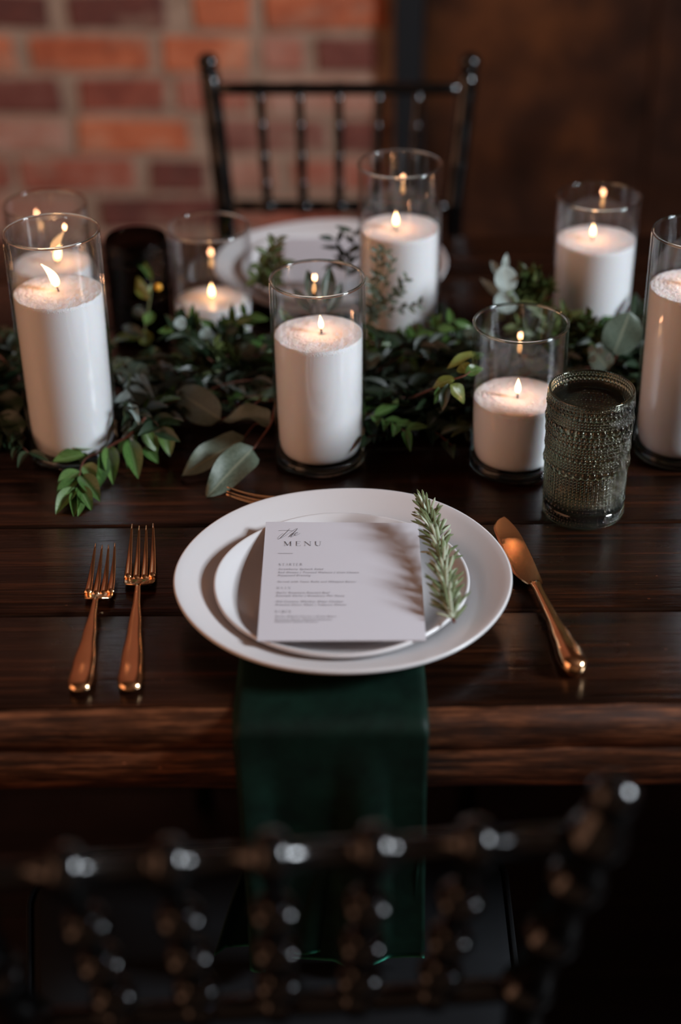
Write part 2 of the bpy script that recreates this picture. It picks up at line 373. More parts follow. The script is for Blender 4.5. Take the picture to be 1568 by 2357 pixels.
V, F = box(XE+.003, XE+.053, -.035, .04, 0, ZH, .003)
t1 = tag(ob('trim_1', mesh('trim_1', V, F, False), M['steel']), kind='structure'); t1.location = (0, Y1, 0); t1.rotation_euler = (0, 0, R_(-3))
pn = tag(empty('trim_2', (0, Y1, 0), R_(-3)), kind='structure')
x = XE+.055
while x < 2.2:
    ob('panel_board', mesh('panel_board', *box(x, x+.395, .0, .03, 0, ZH, .002), False), M['panel'], pn); x += .397
ob('backing', mesh('panel_backing', *box(XE+.05, 2.3, .03, .06, 0, ZH), False), M['panel'], pn)

# ------------------------------------------------------------------ table
TR = empty('dining_table', (0, 0, 0), R_(-.5)); tag(TR, 'long dark walnut farmhouse table with wide worn planks and rough front edge', 'table')
TX0, TX1 = -1.25, 1.25
seams = [.967, 1.107, 1.247, 1.388, 1.528, 1.668, 1.808, 1.955]
def plank(y0, y1, zt, zb, seed, front=False, back=False):
    n = 120 if front else 24; prof = []
    g = .0010
    ya, yb = y0 + (0 if front else g), y1 - (0 if back else g)
    if front: prof = [(ya+.022, zt), (ya+.014, zt-.0008), (ya+.008, zt-.003), (ya+.003, zt-.007), (ya+.0006, zt-.012), (ya, zt-.020), (ya+.0002, zb+.001), (ya+.001, zb)]
    else: prof = [(ya+.003, zt), (ya+.001, zt-.0006), (ya, zt-.0025), (ya, zb)]
    if back: prof += [(yb-.003, zb), (yb, zb+.003), (yb, zt-.012), (yb-.004, zt-.004), (yb-.014, zt)]
    else: prof += [(yb, zb), (yb, zt-.0025), (yb-.001, zt-.0006), (yb-.003, zt)]
    prof = prof[::-1]; V = []
    for i in range(n+1):
        x = TX0 + (TX1-TX0)*i/n
        for (y, z) in prof:
            k = noise.noise(Vector((x*9, y*40, z*60+seed)))
            k2 = noise.noise(Vector((x*40, y*90, z*90+seed*3)))
            edge = front and y < ya+.02
            V.append((x, y + (k*.0022 + k2*.0012 if edge else (k*.0003 if z > zt-.003 else 0)), z + ((k2*.0010+k*.001) if (edge and y < ya+.016 and z > zb+.002) else 0)))
    m = len(prof); F = []
    for i in range(n):
        for j in range(m): F.append((i*m+j, (i+1)*m+j, (i+1)*m+(j+1) % m, i*m+(j+1) % m))
    F += [tuple(range(m)), tuple(reversed(range(n*m, n*m+m)))]
    return V, F
for i in range(len(seams)-1):
    V, F = plank(seams[i], seams[i+1], TZ, TZ-.032, i*3.1, i == 0, i == len(seams)-2)
    me = mesh('plank', V, F, True)
    me.materials.append(M['table']); 
    if i == 0:
        me.materials.append(M['table_edge'])
        for p in me.polygons:
            if p.center.y < seams[0]+.012 : p.material_index = 1
    ob('plank', me, None, TR)
# thick edge board under the front plank, back one, side legs
def eboard(y0, y1, z0, z1, sd):
    V = []; prof = [(y0+.002, z1), (y0, z1-.003), (y0, (z0+z1)/2), (y0, z0+.004), (y0+.004, z0), (y1, z0), (y1, z1)]; n = 120; m = len(prof)
    for i in range(n+1):
        x = TX0+(TX1-TX0)*i/n
        for (y, z) in prof: V.append((x, y+(noise.noise(Vector((x*14, sd, z*50)))*.0016 if y < y0+.01 else 0), z + (noise.noise(Vector((x*20, sd+4, z*9)))*.0008 if z < z1 else 0)))
    F = [(i*m+(j+1) % m, (i+1)*m+(j+1) % m, (i+1)*m+j, i*m+j) for i in range(n) for j in range(m)] + [tuple(reversed(range(m))), tuple(range(n*m, n*m+m))]
    return V, F
ob('edge_board', mesh('edge_board', *eboard(.9675, 1.01, TZ-.073, TZ-.0322, 2.2), True), M['table_edge'], TR)
ob('edge_board', mesh('edge_board', *box(TX0, TX1, 1.915, 1.953, TZ-.073, TZ-.0325, .002), False), M['table_edge'], TR)
for sx in (-1, 1):
    for yy in (1.04, 1.86):
        ob('leg', mesh('table_leg', *box(sx*1.12-.045, sx*1.12+.045, yy-.045, yy+.045, 0, TZ-.0325, .006), False), M['table_edge'], TR)
    ob('stretcher', mesh('table_stretcher', *box(sx*1.12-.03, sx*1.12+.03, 1.085, 1.815, .12, .19, .004), False), M['table_edge'], TR)

# ------------------------------------------------------------------ bamboo style chairs
def ringed(pa, pb, r, rings, n=10, seg=60, bulge=1.45, wdt=.006):
    pa, pb = Vector(pa), Vector(pb); L = (pb-pa).length; pts = []; rad = []
    ts = set(i/10 for i in range(11))
    for q in rings:
        for d in (-1.4, -1.25, -1.1, -.9, -.7, -.45, -.2, 0, .2, .45, .7, .9, 1.1, 1.25, 1.4): ts.add(min(1, max(0, q + d*wdt/L)))
    for t in sorted(ts):
        b = 0
        for q in rings:
            d = abs(t-q)*L/wdt
            if d < 1.3: b = max(b, math.sqrt(max(0, 1-(d/1.3)**2)))
        pts.append(pa.lerp(pb, t)); rad.append(r*(1+(bulge-1)*b))
    return tube(pts, rad, n)
def make_chair(loc, rz, label, group, kn=2.4, sp=.0579, tp=.15):
    c = tag(empty('ballroom_chair', loc, rz), label, 'chair', group)
    ztop, zlow = .897, .743
    def bx(fx, z):            # x of a back element at height z (fx in -1..1), tapering down
        return fx*(sp*3.2)*(1 - (ztop - z)/(ztop-zlow)*tp if z > zlow else 1-tp)
    by = lambda z: .03*(ztop-z)/(ztop-zlow) if z > zlow else .03 + .03*min(1, (zlow-z)/.28)
    m = M['black']
    for s in (-1, 1):
        pts = []; rad = []
        zs = [0, .012, .10, .2, .3, .42, .46]; rr = [.012, .013, .0135, .014, .014, .014, .015]
        for z, r in zip(zs, rr):
            yk = .06 - .06*max(0, (.42-z))/.42
            pts.append(Vector((s*abs(bx(1, z)), yk, z))); rad.append(r)
        rings = [.52, .60, .68, .743, .80, .855, .897]
        z = .48
        zz = sorted(set([.48, .5, .92] + [q+d for q in rings for d in (-.009, -.006, -.003, 0, .003, .006, .009)]))
        for z in zz:
            b = max([math.sqrt(max(0, 1-(abs(z-q)/.008)**2)) for q in rings])
            pts.append(Vector((s*abs(bx(1, z)), by(z), z))); rad.append(.0135*(1+.25*(kn-1)*b) if z < .918 else .0135)
        pts += [Vector((s*bx(1, .924), by(.92), .922)), Vector((s*bx(1, .926), by(.92), .926)), Vector((s*bx(1, .935), by(.92), .934)), Vector((s*bx(1, .94), by(.92), .941)), Vector((s*bx(1, .944), by(.92), .944))]
        rad += [.010, .0135, .0145, .010, .003]
        ob('back_post', mesh('back_post', *tube(pts, rad, 14)), m, c)
    ob('top_rail', mesh('top_rail', *ringed((bx(-1, ztop), by(ztop), ztop), (bx(1, ztop), by(ztop), ztop), .0085, [.5+f/6.4 for f in (-2, -1, 0, 1, 2)], 12, bulge=1+(kn-1)*.7, wdt=.008)), m, c)
    ob('lower_rail', mesh('lower_rail', *ringed((bx(-1, zlow), by(zlow), zlow), (bx(1, zlow), by(zlow), zlow), .0085, [.5+f/6.4 for f in (-2, -1, 0, 1, 2)], 12, bulge=1.35)), m, c)
    for f in (-2, -1, 0, 1, 2):
        fx = f/3.2
        L = ztop - zlow
        ob('spindle', mesh('spindle', *ringed((bx(fx, zlow), by(zlow), zlow), (bx(fx, ztop), by(ztop), ztop), .0062, [(z-zlow)/L for z in (.768, .804, .844)], 12, bulge=kn, wdt=.0062)), m, c)
    # seat, cushion, front legs, stretchers
    def trap(hb, hf, y0, y1, rc, n=7):
        pts = []
        for (cx, cy, a0) in ((hf-rc, y1-rc, 0), (-hf+rc, y1-rc, 90), (-hb+rc, y0+rc, 180), (hb-rc, y0+rc, 270)):
            for k in range(n): a = R_(a0+90*k/(n-1)); pts.append((cx+rc*math.cos(a), cy+rc*math.sin(a)))
        return pts
    def slab(hb, hf, y0, y1, rc, prof):
        V = []
        for (ins, z) in prof: V += [(x, y, z) for x, y in trap(hb-ins, hf-ins, y0+ins, y1-ins, max(rc-ins*.5, .005))]
        m_ = len(trap(1, 1, 0, 1, .1)); return V, grid_faces(len(prof), m_) + [tuple(reversed(range(m_))), tuple(range((len(prof)-1)*m_, len(prof)*m_))]
    ob('seat', mesh('seat', *slab(.185, .205, .035, .44, .04, [(.006, .425), (0, .43), (0, .452), (.006, .457)])), m, c)
    cu = ob('cushion', mesh('cushion', *slab(.19, .215, .04, .45, .06, [(.008, .457), (.001, .463), (0, .475), (.002, .488), (.012, .496), (.04, .501), (.10, .505), (.15, .506)])), M['cushion'], c)
    pth = [(x, y, .489) for x, y in trap(.19, .215, .04, .45, .06, 9)]; pth.append(pth[0])
    ob('piping', mesh('piping', *tube(pth, .0028, 6)), M['cushion'], cu)
    for s in (-1, 1):
        ob('front_leg', mesh('front_leg', *ringed((s*.185, .41, 0), (s*.185, .41, .43), .0135, [.2, .5, .8], 12)), m, c)
        ob('stretcher', mesh('stretcher', *ringed((s*.175, .012, .17), (s*.185, .41, .17), .009, [.5])), m, c)
        ob('stretcher', mesh('stretcher', *ringed((s*.175, .03, .28), (s*.185, .41, .28), .009, [.5])), m, c)
    ob('stretcher', mesh('stretcher', *ringed((-.185, .41, .22), (.185, .41, .22), .009, [.33, .66])), m, c)
    ob('stretcher', mesh('stretcher', *ringed((-.17, .02, .22), (.17, .02, .22), .009, [.33, .66])), m, c)
    return c
make_chair((-.041, .672, 0), R_(4.1), 'black lacquered bamboo-style chair nearest the viewer, tucked under the napkin side of the table', 'black ballroom chairs', sp=.0579)
make_chair((.005, 2.13, 0), R_(180-2.6), 'black spindle-back chair on the far side in front of the brick wall', 'black ballroom chairs', kn=1.14, sp=.0535, tp=.085)

# ------------------------------------------------------------------ candle vases
def vessel(name, X, Y, H, R, label, wax_z, flame_h, lean, wlabel, wick=(0, 0), melted=False, pool=.016):
    t = tag(empty(name, (X, Y, TZ)), label, 'candle vase', 'clear glass cylinder vases')
    th = .0024
    V, F = lathe([(R, .006), (R, H-.002)], 96, close=False); V2, F2 = lathe([(R-th, H-.002), (R-th, .012)], 96, close=False)
    ob('glass_wall', mesh('glass_wall', *joinvf([(V, F), (V2, F2)])), M['glass'], t)
    pr = [(R-.0012 + .0014*math.cos(a), H-.0016+.0014*math.sin(a)) for a in [R_(k*30) for k in range(13)]]
    V, F = lathe(pr, 96, close=False); ob('rim', mesh('rim', V, F), M['thick_glass'], t)
    ob('glass_base', mesh('glass_base', *lathe([(R-.010, .0005), (R-.005, .0003), (R-.0015, .002), (R-.0002, .005), (R-.0002, .010), (R-.0022, .012), (R-.006, .0098), (R-.014, .0088), (.004, .0086)], 96)), M['thick_glass'], t)
    # the wax filling: its own thing
    c = tag(empty('sand_candle', (X, Y, TZ+.0091)), wlabel, 'candle', 'granulated wax candles'); hz = wax_z - TZ - .0091
    r0 = R-th-.0006; rnd = random.Random(int(X*1000)); n = 96
    prof = [(r0-.0125, 0), (r0-.0080, .0012), (r0-.0044, .0036), (r0-.0026, .0080), (r0-.0018, .014), (r0-.0013, .025), (r0-.0006, hz*.5+.006), (r0, hz-.004)]
    V = []
    for r, z in prof: V += [(r*math.cos(2*math.pi*j/n), r*math.sin(2*math.pi*j/n), z) for j in range(n)]
    nr = 34; wx, wy = wick
    for i in range(nr):
        q = 1 - (i/(nr-1))**1.0*.995; r = r0*q
        for j in range(n):
            a = 2*math.pi*j/n; x, y = r*math.cos(a), r*math.sin(a)
            d = math.hypot(x-wx, y-wy); dip = -.0012*max(0, 1-(d/(pool*1.3))**2) if not melted else 0
            g = 0 if (d < pool or melted) else rnd.uniform(-.0006, .0006)
            und = .0006*noise.noise(Vector((x*30, y*30, X*50))) + .0006*noise.noise(Vector((x*90, y*90, X*50)))
            V.append((x, y, hz + dip + (g + und if i > 0 else und*.8)))
    F = grid_faces(len(prof)+nr, n) + [tuple(reversed(range(n))), tuple(range((len(prof)+nr-1)*n, (len(prof)+nr)*n))]
    wme = mesh('wax', V, F); wme.materials.append(M['sand']); wme.materials.append(M['sand_side'])
    nside = (len(prof)-1)*n
    wme.polygons.foreach_set('material_index', [1 if i < nside else 0 for i in range(len(wme.polygons))]); ob('wax', wme, None, c)
    if True:
        pr = pool if not melted else R-.008
        hp = hz + (-.0011 if not melted else .0022)
        ob('melt_pool', mesh('melt_pool', *lathe([(pr, -.001), (pr*.97, .0003), (pr*.8, .0001), (pr*.5, -.0001), (.001, 0)], 48)), M['melt'], c, (wx if not melted else 0, wy if not melted else 0, hp))
    lx, ly = lean; zb = hz
    ob('wick', mesh('wick', *tube([(wx, wy, zb-.003), (wx+lx*.1, wy, zb+.003), (wx+lx*.25, wy, zb+.007)], [.0009, .0008, .0007], 6)), M['wick'], c)
    pts = []; rad = []
    for i in range(13):
        q = i/12; pts.append((wx + lx*(.15+q*q*.85+.0), wy + ly*q, zb + .0045 + flame_h*q)); rad.append(max(.0002, flame_h*.185*(math.sin(math.pi*min(1, (q+.03))**.62)**.9 if q < .97 else 0.0)))
    ob('flame', mesh('flame', *tube(pts, rad, 12, up=(0, 1, 0))), M['flame'], c)
    fl_ = bpy.data.lights.new('flame_light', 'POINT'); fl_.energy = .030; fl_.color = (1.0, .44, .22); fl_.shadow_soft_size = .003
    lo_ = bpy.data.objects.new('flame_light', fl_); COL.objects.link(lo_); lo_.parent = c; lo_.location = pts[7] if False else (pts[12][0], pts[12][1], pts[12][2]+.003)
    return t
RV = .0445
VS = [ # X, Y, H, wax_z, flame h, lean, wick, melted
 ('front left', -.2615, 1.391, .232, .931, .022, (-.014, 0), (.001, .002), False, 'tallest clear glass cylinder vase in front at the left edge, leafy sprig at its foot', 'tall white granulated candle with flame leaning left, in the front left vase'),
 ('centre', -.0186, 1.372, .190, .893, .013, (-.001, 0), (.003, .002), False, 'clear glass cylinder vase standing directly behind the place setting', 'white granulated candle with upright flame in the middle vase behind the plates'),
 ('tall back', .0667, 1.611, .214, .903, .015, (0, 0), (-.004, -.004), False, 'tall clear glass cylinder vase in the back row in front of the far white plate', 'tall white granulated candle in front of the far plate, fine leaves across it'),
 ('right back', .2755, 1.6055, .178, .889, .013, (0, 0), (-.004, 0), False, 'clear glass cylinder vase alone at the back right against the dark panel', 'white granulated candle at the back right before the dark wood panel'),
 ('short right', .169, 1.354, .151, .833, .015, (0, 0), (.000, -.001), False, 'short clear glass cylinder vase beside the smoky beaded tumbler, left of it', 'low white candle glowing peach, in the short vase beside the beaded tumbler'),
 ('far right', .331, 1.375, .229, .934, .017, (.002, 0), (.004, .002), False, 'tall clear glass cylinder vase cut off by the right edge', 'tall white granulated candle cut off by the right edge'),
 ('mid left', -.1366, 1.623, .143, .8165, .015, (0, 0), (-.001, .002), True, 'short clear glass cylinder vase at the back beside the dark tumbler', 'low melted white candle at the back beside the dark tumbler'),
 ('far left', -.3065, 1.6125, .175, .867, .016, (.006, 0), (.006, 0), False, 'clear glass cylinder vase at the back left, partly behind the tallest front vase', 'white candle in the back left vase, seen through the vase before it')]
for (nm, X, Y, H, wz, fh, ln, wk, ml, lab, wl) in VS:
    vessel('cylinder_vase', X, Y, H, RV, lab, wz, fh, ln, wl, wk, ml)

# ------------------------------------------------------------------ beaded tumblers
ROWS = [(655, 15, 96), (690, 15, 72), (737, 22, 60), (796, 31, 50), (850, 15, 88), (888, 15, 88), (928, 15, 88), (993, 46, 36), (1062, 30, 54), (1110, 17, 84), (1160, 31, 54), (1212, 17, 84), (1250, 17, 84), (1296, 22, 66), (1358, 32, 52), (1412, 17, 84), (1452, 17, 84), (1492, 17, 84), (1558, 47, 36), (1632, 18, 66), (1672, 18, 66), (1712, 18, 66), (1752, 18, 66), (1795, 18, 66), (1838, 18, 66), (1880, 18, 66), (1922, 18, 66), (1964, 18, 66), (2005, 18, 66), (2072, 26, 48), (2180, 18, 60), (2222, 15, 84), (2262, 20, 66)]
def tumbler_mesh(N, NZ, Rt, H, name):
    U = H/1685.0
    zs = np.linspace(.001, H-.003, NZ); zpx = 2310 - zs/U
    R = Rt*(.955 + .045*zs/H)
    foot = np.exp(-((zpx-2130)/16)**2)*.0012 ; R = R - foot - .001*np.clip((zpx-2290)/20, 0, 1)
    ang = np.linspace(0, 2*np.pi, N, endpoint=False)
    Hh = np.zeros((NZ, N))
    for i, (yc, rp, cnt) in enumerate(ROWS):
        r = rp*U*1.03; zc = (2310-yc)*U
        sel = np.where(np.abs(zs-zc) < r)[0]
        if not len(sel): continue
        st = 2*np.pi/cnt; da = ((ang + (i % 2)*st/2*0 + st/2) % st) - st/2
        d2 = (zs[sel][:, None]-zc)**2 + (da[None]*Rt*.97)**2
        Hh[sel] = np.maximum(Hh[sel], np.sqrt(np.clip(r*r-d2, 0, None))*.60)
    RR = R[:, None] + Hh
    rows_ = [(np.full(N, Rt*.955-.006), np.full(N, .0)), (np.full(N, Rt*.955-.0015), np.full(N, .0002))]
    rows_ += [(RR[i], np.full(N, zs[i])) for i in range(NZ)]
    for a in range(0, 181, 30): rows_.append((np.full(N, Rt-.0012+.0013*math.cos(R_(a))), np.full(N, H-.0014+.0013*math.sin(R_(a)))))
    for k in range(8):
        z = (H-.006)*(1-k/7)+.013*(k/7); rows_.append((np.full(N, (Rt-.0032)*(.955+.045*z/H)), np.full(N, z)))
    rows_ += [(np.full(N, Rt*.955-.008), np.full(N, .0105)), (np.full(N, .012), np.full(N, .0095)), (np.full(N, .0008), np.full(N, .0095))]
    nr = len(rows_); r = np.array([q[0] for q in rows_]); z = np.array([q[1] for q in rows_])
    co = np.stack([r*np.cos(ang), r*np.sin(ang), z], -1).reshape(-1, 3).astype(np.float32)
    i, j = np.meshgrid(np.arange(nr-1), np.arange(N), indexing='ij'); k = (j+1) % N
    q = np.stack([i*N+j, i*N+k, (i+1)*N+k, (i+1)*N+j], -1).reshape(-1, 4)
    me = bpy.data.meshes.new(name); nf = len(q)
    me.vertices.add(len(co)); me.vertices.foreach_set('co', co.ravel())
    loops = np.concatenate([q.ravel(), np.arange(N)[::-1], np.arange((nr-1)*N, nr*N)]).astype(np.int32)
    starts = np.concatenate([np.arange(nf)*4, [nf*4, nf*4+N]]).astype(np.int32); tot = np.concatenate([np.full(nf, 4), [N, N]]).astype(np.int32)
    me.loops.add(len(loops)); me.loops.foreach_set('vertex_index', loops)
    me.polygons.add(nf+2); me.polygons.foreach_set('loop_start', starts); me.polygons.foreach_set('loop_total', tot)
    me.polygons.foreach_set('use_smooth', [True]*(nf+2)); me.update(calc_edges=True); me.validate(); return me
GX, GY = .2235, 1.266
tb = tag(empty('beaded_tumbler', (GX, GY, TZ)), 'smoky green-grey beaded glass tumbler of water, right of the plates above the knife', 'glass', 'beaded glass tumblers')
ob('beaded_body', tumbler_mesh(960, 520, .0382, .1265, 'beaded_body'), M['smoke'], tb)
wt = tag(ob('drinking_water', mesh('drinking_water', *lathe([(.0322, .0097), (.0338, .013), (.0353, .1165), (.0346, .1170), (.030, .1164), (.001, .1163)], 64)), M['water'], None, (GX, GY, TZ)), 'clear water filling the smoky beaded tumbler almost to its rim', 'water')
bt = P(312, 545, TZ+.12)
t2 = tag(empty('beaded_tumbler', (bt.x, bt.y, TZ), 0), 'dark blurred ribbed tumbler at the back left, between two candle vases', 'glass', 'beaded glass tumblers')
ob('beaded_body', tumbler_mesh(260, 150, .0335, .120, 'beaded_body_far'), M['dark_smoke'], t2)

# ------------------------------------------------------------------ plates
def plate(name, X, Y, Z, prof, seed, label, group, wob=.01, zw=.0012, n=160):
    ph = [seed*1.7, seed*2.9, seed*.7]
    rm = lambda a, r, z: 1 + wob*(math.sin(2*a+ph[0])*.7 + math.sin(3*a+ph[1])*.35)*min(1, r/.1)
    zm = lambda a, r, z: zw*(math.sin(2*a+ph[2]) + .5*math.sin(5*a+ph[1]))*max(0, z/.024)
    V, F = lathe(prof, n, rm, zm)
    return tag(ob(name, mesh(name, V, F), M['porcelain'], None, (X, Y, Z)), label, 'plate', group)
def charger_prof(R, H):
    up = [(0.001, .0032), (R*.50, .0034), (R*.60, .0040), (R*.66, .0060), (R*.71, .0095), (R*.77, .0140), (R*.86, .0190), (R*.95, .0232), (R*.985, H-.0002), (R*.996, H)]
    lo = [(R*1.0, H-.0012), (R*.997, H-.003), (R*.97, .0195), (R*.87, .0145), (R*.78, .0095), (R*.70, .0040), (R*.64, .0005), (R*.60, 0), (R*.58, .0012), (.001, .0012)]
    return lo[::-1] + up[::-1]
NZ_ = .0045
ch = plate('charger_plate', 0.001, 1.124, TZ+NZ_, charger_prof(.1405, .0255), 1.0, 'large white handmade stoneware plate with a wavy rim, on the green napkin', 'white plates', .012)
def dinner_prof(R, H):
    up = [(0.001, .0042), (R*.62, .0045), (R*.74, .0062), (R*.84, .0105), (R*.92, .0158), (R*.975, H-.0006), (R*.99, H)]
    lo = [(R, H-.0010), (R*.997, H-.003), (R*.95, .0125), (R*.86, .0065), (R*.76, .0022), (R*.66, .0003), (R*.62, 0), (R*.60, .001), (.001, .001)]
    return lo[::-1] + up[::-1]
plate('dinner_plate', 0.0005, 1.115, TZ+NZ_+.0042, dinner_prof(.1065, .0205), 4.0, 'smaller white plate nested in the large one, under the menu card', 'white plates', .010)
fp = plate('charger_plate', -.008, 1.802, TZ+.001, charger_prof(.1405, .0255), 2.4, 'large white plate across the table, blurred behind the candles', 'white plates', .008)
plate('dinner_plate', -.008, 1.800, TZ+.0048, dinner_prof(.1065, .0205), 3.4, 'smaller white plate nested in the far blurred plate, under its card', 'white plates', .010)

# ------------------------------------------------------------------ menu card with its printing
CZ = TZ + .0308
cn = [P(612, 1201, CZ), P(963, 1204, CZ), P(981, 1473, CZ), P(592, 1474, CZ)]
def card(name, cs, z, thick=.0011, bulge=.0):
    V = []; F = []; nx, ny = 12, 12
    for lay, dz in ((0, 0), (1, -thick)):
        for j in range(ny+1):
            for i in range(nx+1):
                u, v = i/nx, j/ny
                p = (cs[0]*(1-u)+cs[1]*u)*(1-v) + (cs[3]*(1-u)+cs[2]*u)*v
                V.append((p.x, p.y, z+dz+bulge*math.sin(math.pi*u)))
    m = (nx+1)*(ny+1)
    for j in range(ny):
        for i in range(nx):
            a = j*(nx+1)+i; F.append((a, a+nx+1, a+nx+2, a+1)); F.append((m+a, m+a+1, m+a+nx+2, m+a+nx+1))
    rim = [i for i in range(nx+1)] + [(j+1)*(nx+1)-1 for j in range(1, ny+1)] + [ny*(nx+1)+i for i in range(nx-1, -1, -1)] + [j*(nx+1) for j in range(ny-1, 0, -1)]
    for k in range(len(rim)): a, b = rim[k], rim[(k+1) % len(rim)]; F.append((a, b, m+b, m+a))
    return mesh(name, V, F, False)
mc = tag(empty('menu_card', (0, 1.11, 0)), 'pale lilac menu card with black lettering, resting on the stacked plates', 'card', 'menu cards')
def under(o, par):
    o.parent = par; o.matrix_parent_inverse = Matrix.Translation(-Vector(par.location)); return o
under(ob('card_sheet', card('card_sheet', cn, CZ), M['paper']), mc)
fcz = TZ + .030
fcn = [P(655, 548, fcz), P(835, 548, fcz), P(842, 645, fcz), P(650, 645, fcz)]
tag(ob('menu_card', card('far_menu_card', fcn, fcz), M['paper']), 'pale card on the far plate, blurred behind the middle vase', 'card', 'menu cards')
TXZ = CZ + .0003
def quadstroke(out, pts, wids, mapf):
    """ribbon along 2D pts with widths; mapped to the card plane"""
    n = len(pts); V = []; 
    for i, (x, y) in enumerate(pts):
        xa, ya = pts[max(i-1, 0)]; xb, yb = pts[min(i+1, n-1)]; dx, dy = xb-xa, yb-ya; L = math.hypot(dx, dy) or 1
        w_ = wids[i] if hasattr(wids, '__len__') else wids
        V.append(mapf(x - dy/L*w_/2, y + dx/L*w_/2)); V.append(mapf(x + dy/L*w_/2, y - dx/L*w_/2))
    out.append((V, [(2*i, 2*i+1, 2*i+3, 2*i+2) for i in range(n-1)]))
def arc(cx, cy, rx, ry, a0, a1, n=14): return [(cx+rx*math.cos(R_(a0+(a1-a0)*k/n)), cy+ry*math.sin(R_(a0+(a1-a0)*k/n))) for k in range(n+1)]
T, H_ = .075, .028
def serif(x, y, w=.26): return ([(x-w/2, y), (x+w/2, y)], H_)
GL = {
 'M': [([(.14,0),(.14,1)],H_),([(.14,1),(.5,.06)],T),([(.5,.06),(.86,1)],H_),([(.86,1),(.86,0)],T),serif(.14,.0),serif(.86,0),serif(.08,1,.16),serif(.92,1,.16)],
 'E': [([(.2,0),(.2,1)],T*1.2),([(.05,1),(.85,1)],H_),([(.05,0),(.9,0)],H_),([(.2,.52),(.65,.52)],H_),([(.85,1),(.85,.8)],H_),([(.9,0),(.9,.22)],H_),([(.65,.62),(.65,.42)],H_)],
 'N': [([(.16,0),(.16,1)],H_),([(.14,1),(.86,0)],T),([(.86,0),(.86,1)],H_),serif(.16,0),serif(.86,1),serif(.1,1,.18)],
 'U': [([(.18,1),(.18,.35)]+arc(.5,.35,.32,.35,180,270)[1:],T),(arc(.5,.35,.32,.35,270,360)+[(.82,1)],H_),serif(.18,1),serif(.82,1)],
 'S': [(arc(.5,.75,.3,.24,40,180)+arc(.5,.74,.3,.24,180,270)[1:],[.04]*8+[.1]*21),(arc(.5,.25,.32,.25,90,0)+arc(.5,.25,.32,.25,0,-150)[1:],[.13]*15+[.05]*14),([(.73,.92),(.76,.72)],H_),([(.22,.1),(.2,.32)],H_)],
 'T': [([(.5,0),(.5,1)],T*1.2),([(.05,1),(.95,1)],H_),([(.05,1),(.05,.78)],H_),([(.95,1),(.95,.78)],H_),serif(.5,0,.34)],
 'A': [([(.12,0),(.5,1)],H_),([(.5,1),(.88,0)],T),([(.27,.36),(.73,.36)],H_),serif(.12,0,.22),serif(.88,0,.24)],
 'R': [([(.2,0),(.2,1)],T*1.2),([(.2,1),(.45,1)]+arc(.45,.76,.33,.24,90,-90)+[(.2,.52)],[.04,.05]+[.09]*15+[.04]),([(.45,.52),(.9,0)],T),serif(.2,0),serif(.93,0,.16),serif(.12,1,.2)],
 'I': [([(.5,0),(.5,1)],T*1.2),serif(.5,0,.34),serif(.5,1,.34)],
 'D': [([(.2,0),(.2,1)],T*1.2),([(.06,1),(.4,1)]+arc(.4,.5,.45,.5,90,-90,20)+[(.06,0)],[.04,.05]+[.11]*21+[.04])]}
def glyph(out, chx, x0, y0, x1, y1):
    mp = lambda u, v: tuple(P(x0+(x1-x0)*u, y1+(y0-y1)*v, TXZ))
    for pts, wd in GL[chx]: quadstroke(out, pts, wd, mp)
Zx = lambda a: 590 + a/5.807
Zy = lambda a: 1190 + a/5.807
big = []
for chx, a, b in (('M', 368, 476), ('E', 525, 600), ('N', 636, 740), ('U', 778, 876)): glyph(big, chx, Zx(a), Zy(326), Zx(b), Zy(384))
under(ob('title_lettering', mesh('title_lettering', *joinvf(big), False), M['ink']), mc)
scr = []
idm = lambda x, y: tuple(P(Zx(x), Zy(y), TXZ))
def script(pts, wds):
    c = catmull([(a, b, 0) for a, b in pts], 6); n = len(c); ww = [np.interp(i/(n-1)*(len(wds)-1), range(len(wds)), wds) for i in range(n)]
    quadstroke(scr, [(q.x, q.y) for q in c], [v*.62 for v in ww], idm)
script([(296, 184), (350, 179), (430, 180), (520, 188)], [3, 4, 4, 2])
script([(450, 154), (412, 196), (360, 246), (318, 286), (294, 294), (290, 280), (312, 252), (360, 218)], [3, 6, 8, 7, 5, 4, 3, 3])
script([(318, 286), (352, 272), (410, 236), (470, 196), (530, 160), (552, 154), (540, 172), (500, 212), (460, 246), (432, 268)], [3, 3, 3, 3, 4, 5, 7, 8, 8, 5])
script([(438, 262), (466, 230), (492, 213), (500, 222), (474, 250), (462, 266), (482, 264), (520, 238)], [3, 3, 5, 7, 7, 6, 3, 3])
script([(514, 238), (545, 222), (558, 208), (546, 204), (522, 220), (512, 238), (524, 246), (552, 238), (592, 214)], [3, 3, 4, 5, 7, 7, 6, 4, 2])
under(ob('script_lettering', mesh('script_lettering', *joinvf(scr), False), M['ink']), mc)
ln = []; quadstroke(ln, [(290, 485), (490, 486)], 4, idm)
under(ob('divider_line', mesh('divider_line', *joinvf(ln), False), M['grey_ink']), mc)
hd = []
def word(wd, x0, y0, x1, y1):
    st = (x1-x0)/len(wd)
    for i, chx in enumerate(wd): glyph(hd, chx, Zx(x0+st*i), Zy(y0), Zx(x0+st*(i+.72)), Zy(y1))
word('STARTER', 300, 620, 628, 650); word('MAIN', 272, 933, 474, 963); word('SIDES', 250, 1248, 480, 1280)
under(ob('heading_lettering', mesh('heading_lettering', *joinvf(hd), False), M['ink']), mc)
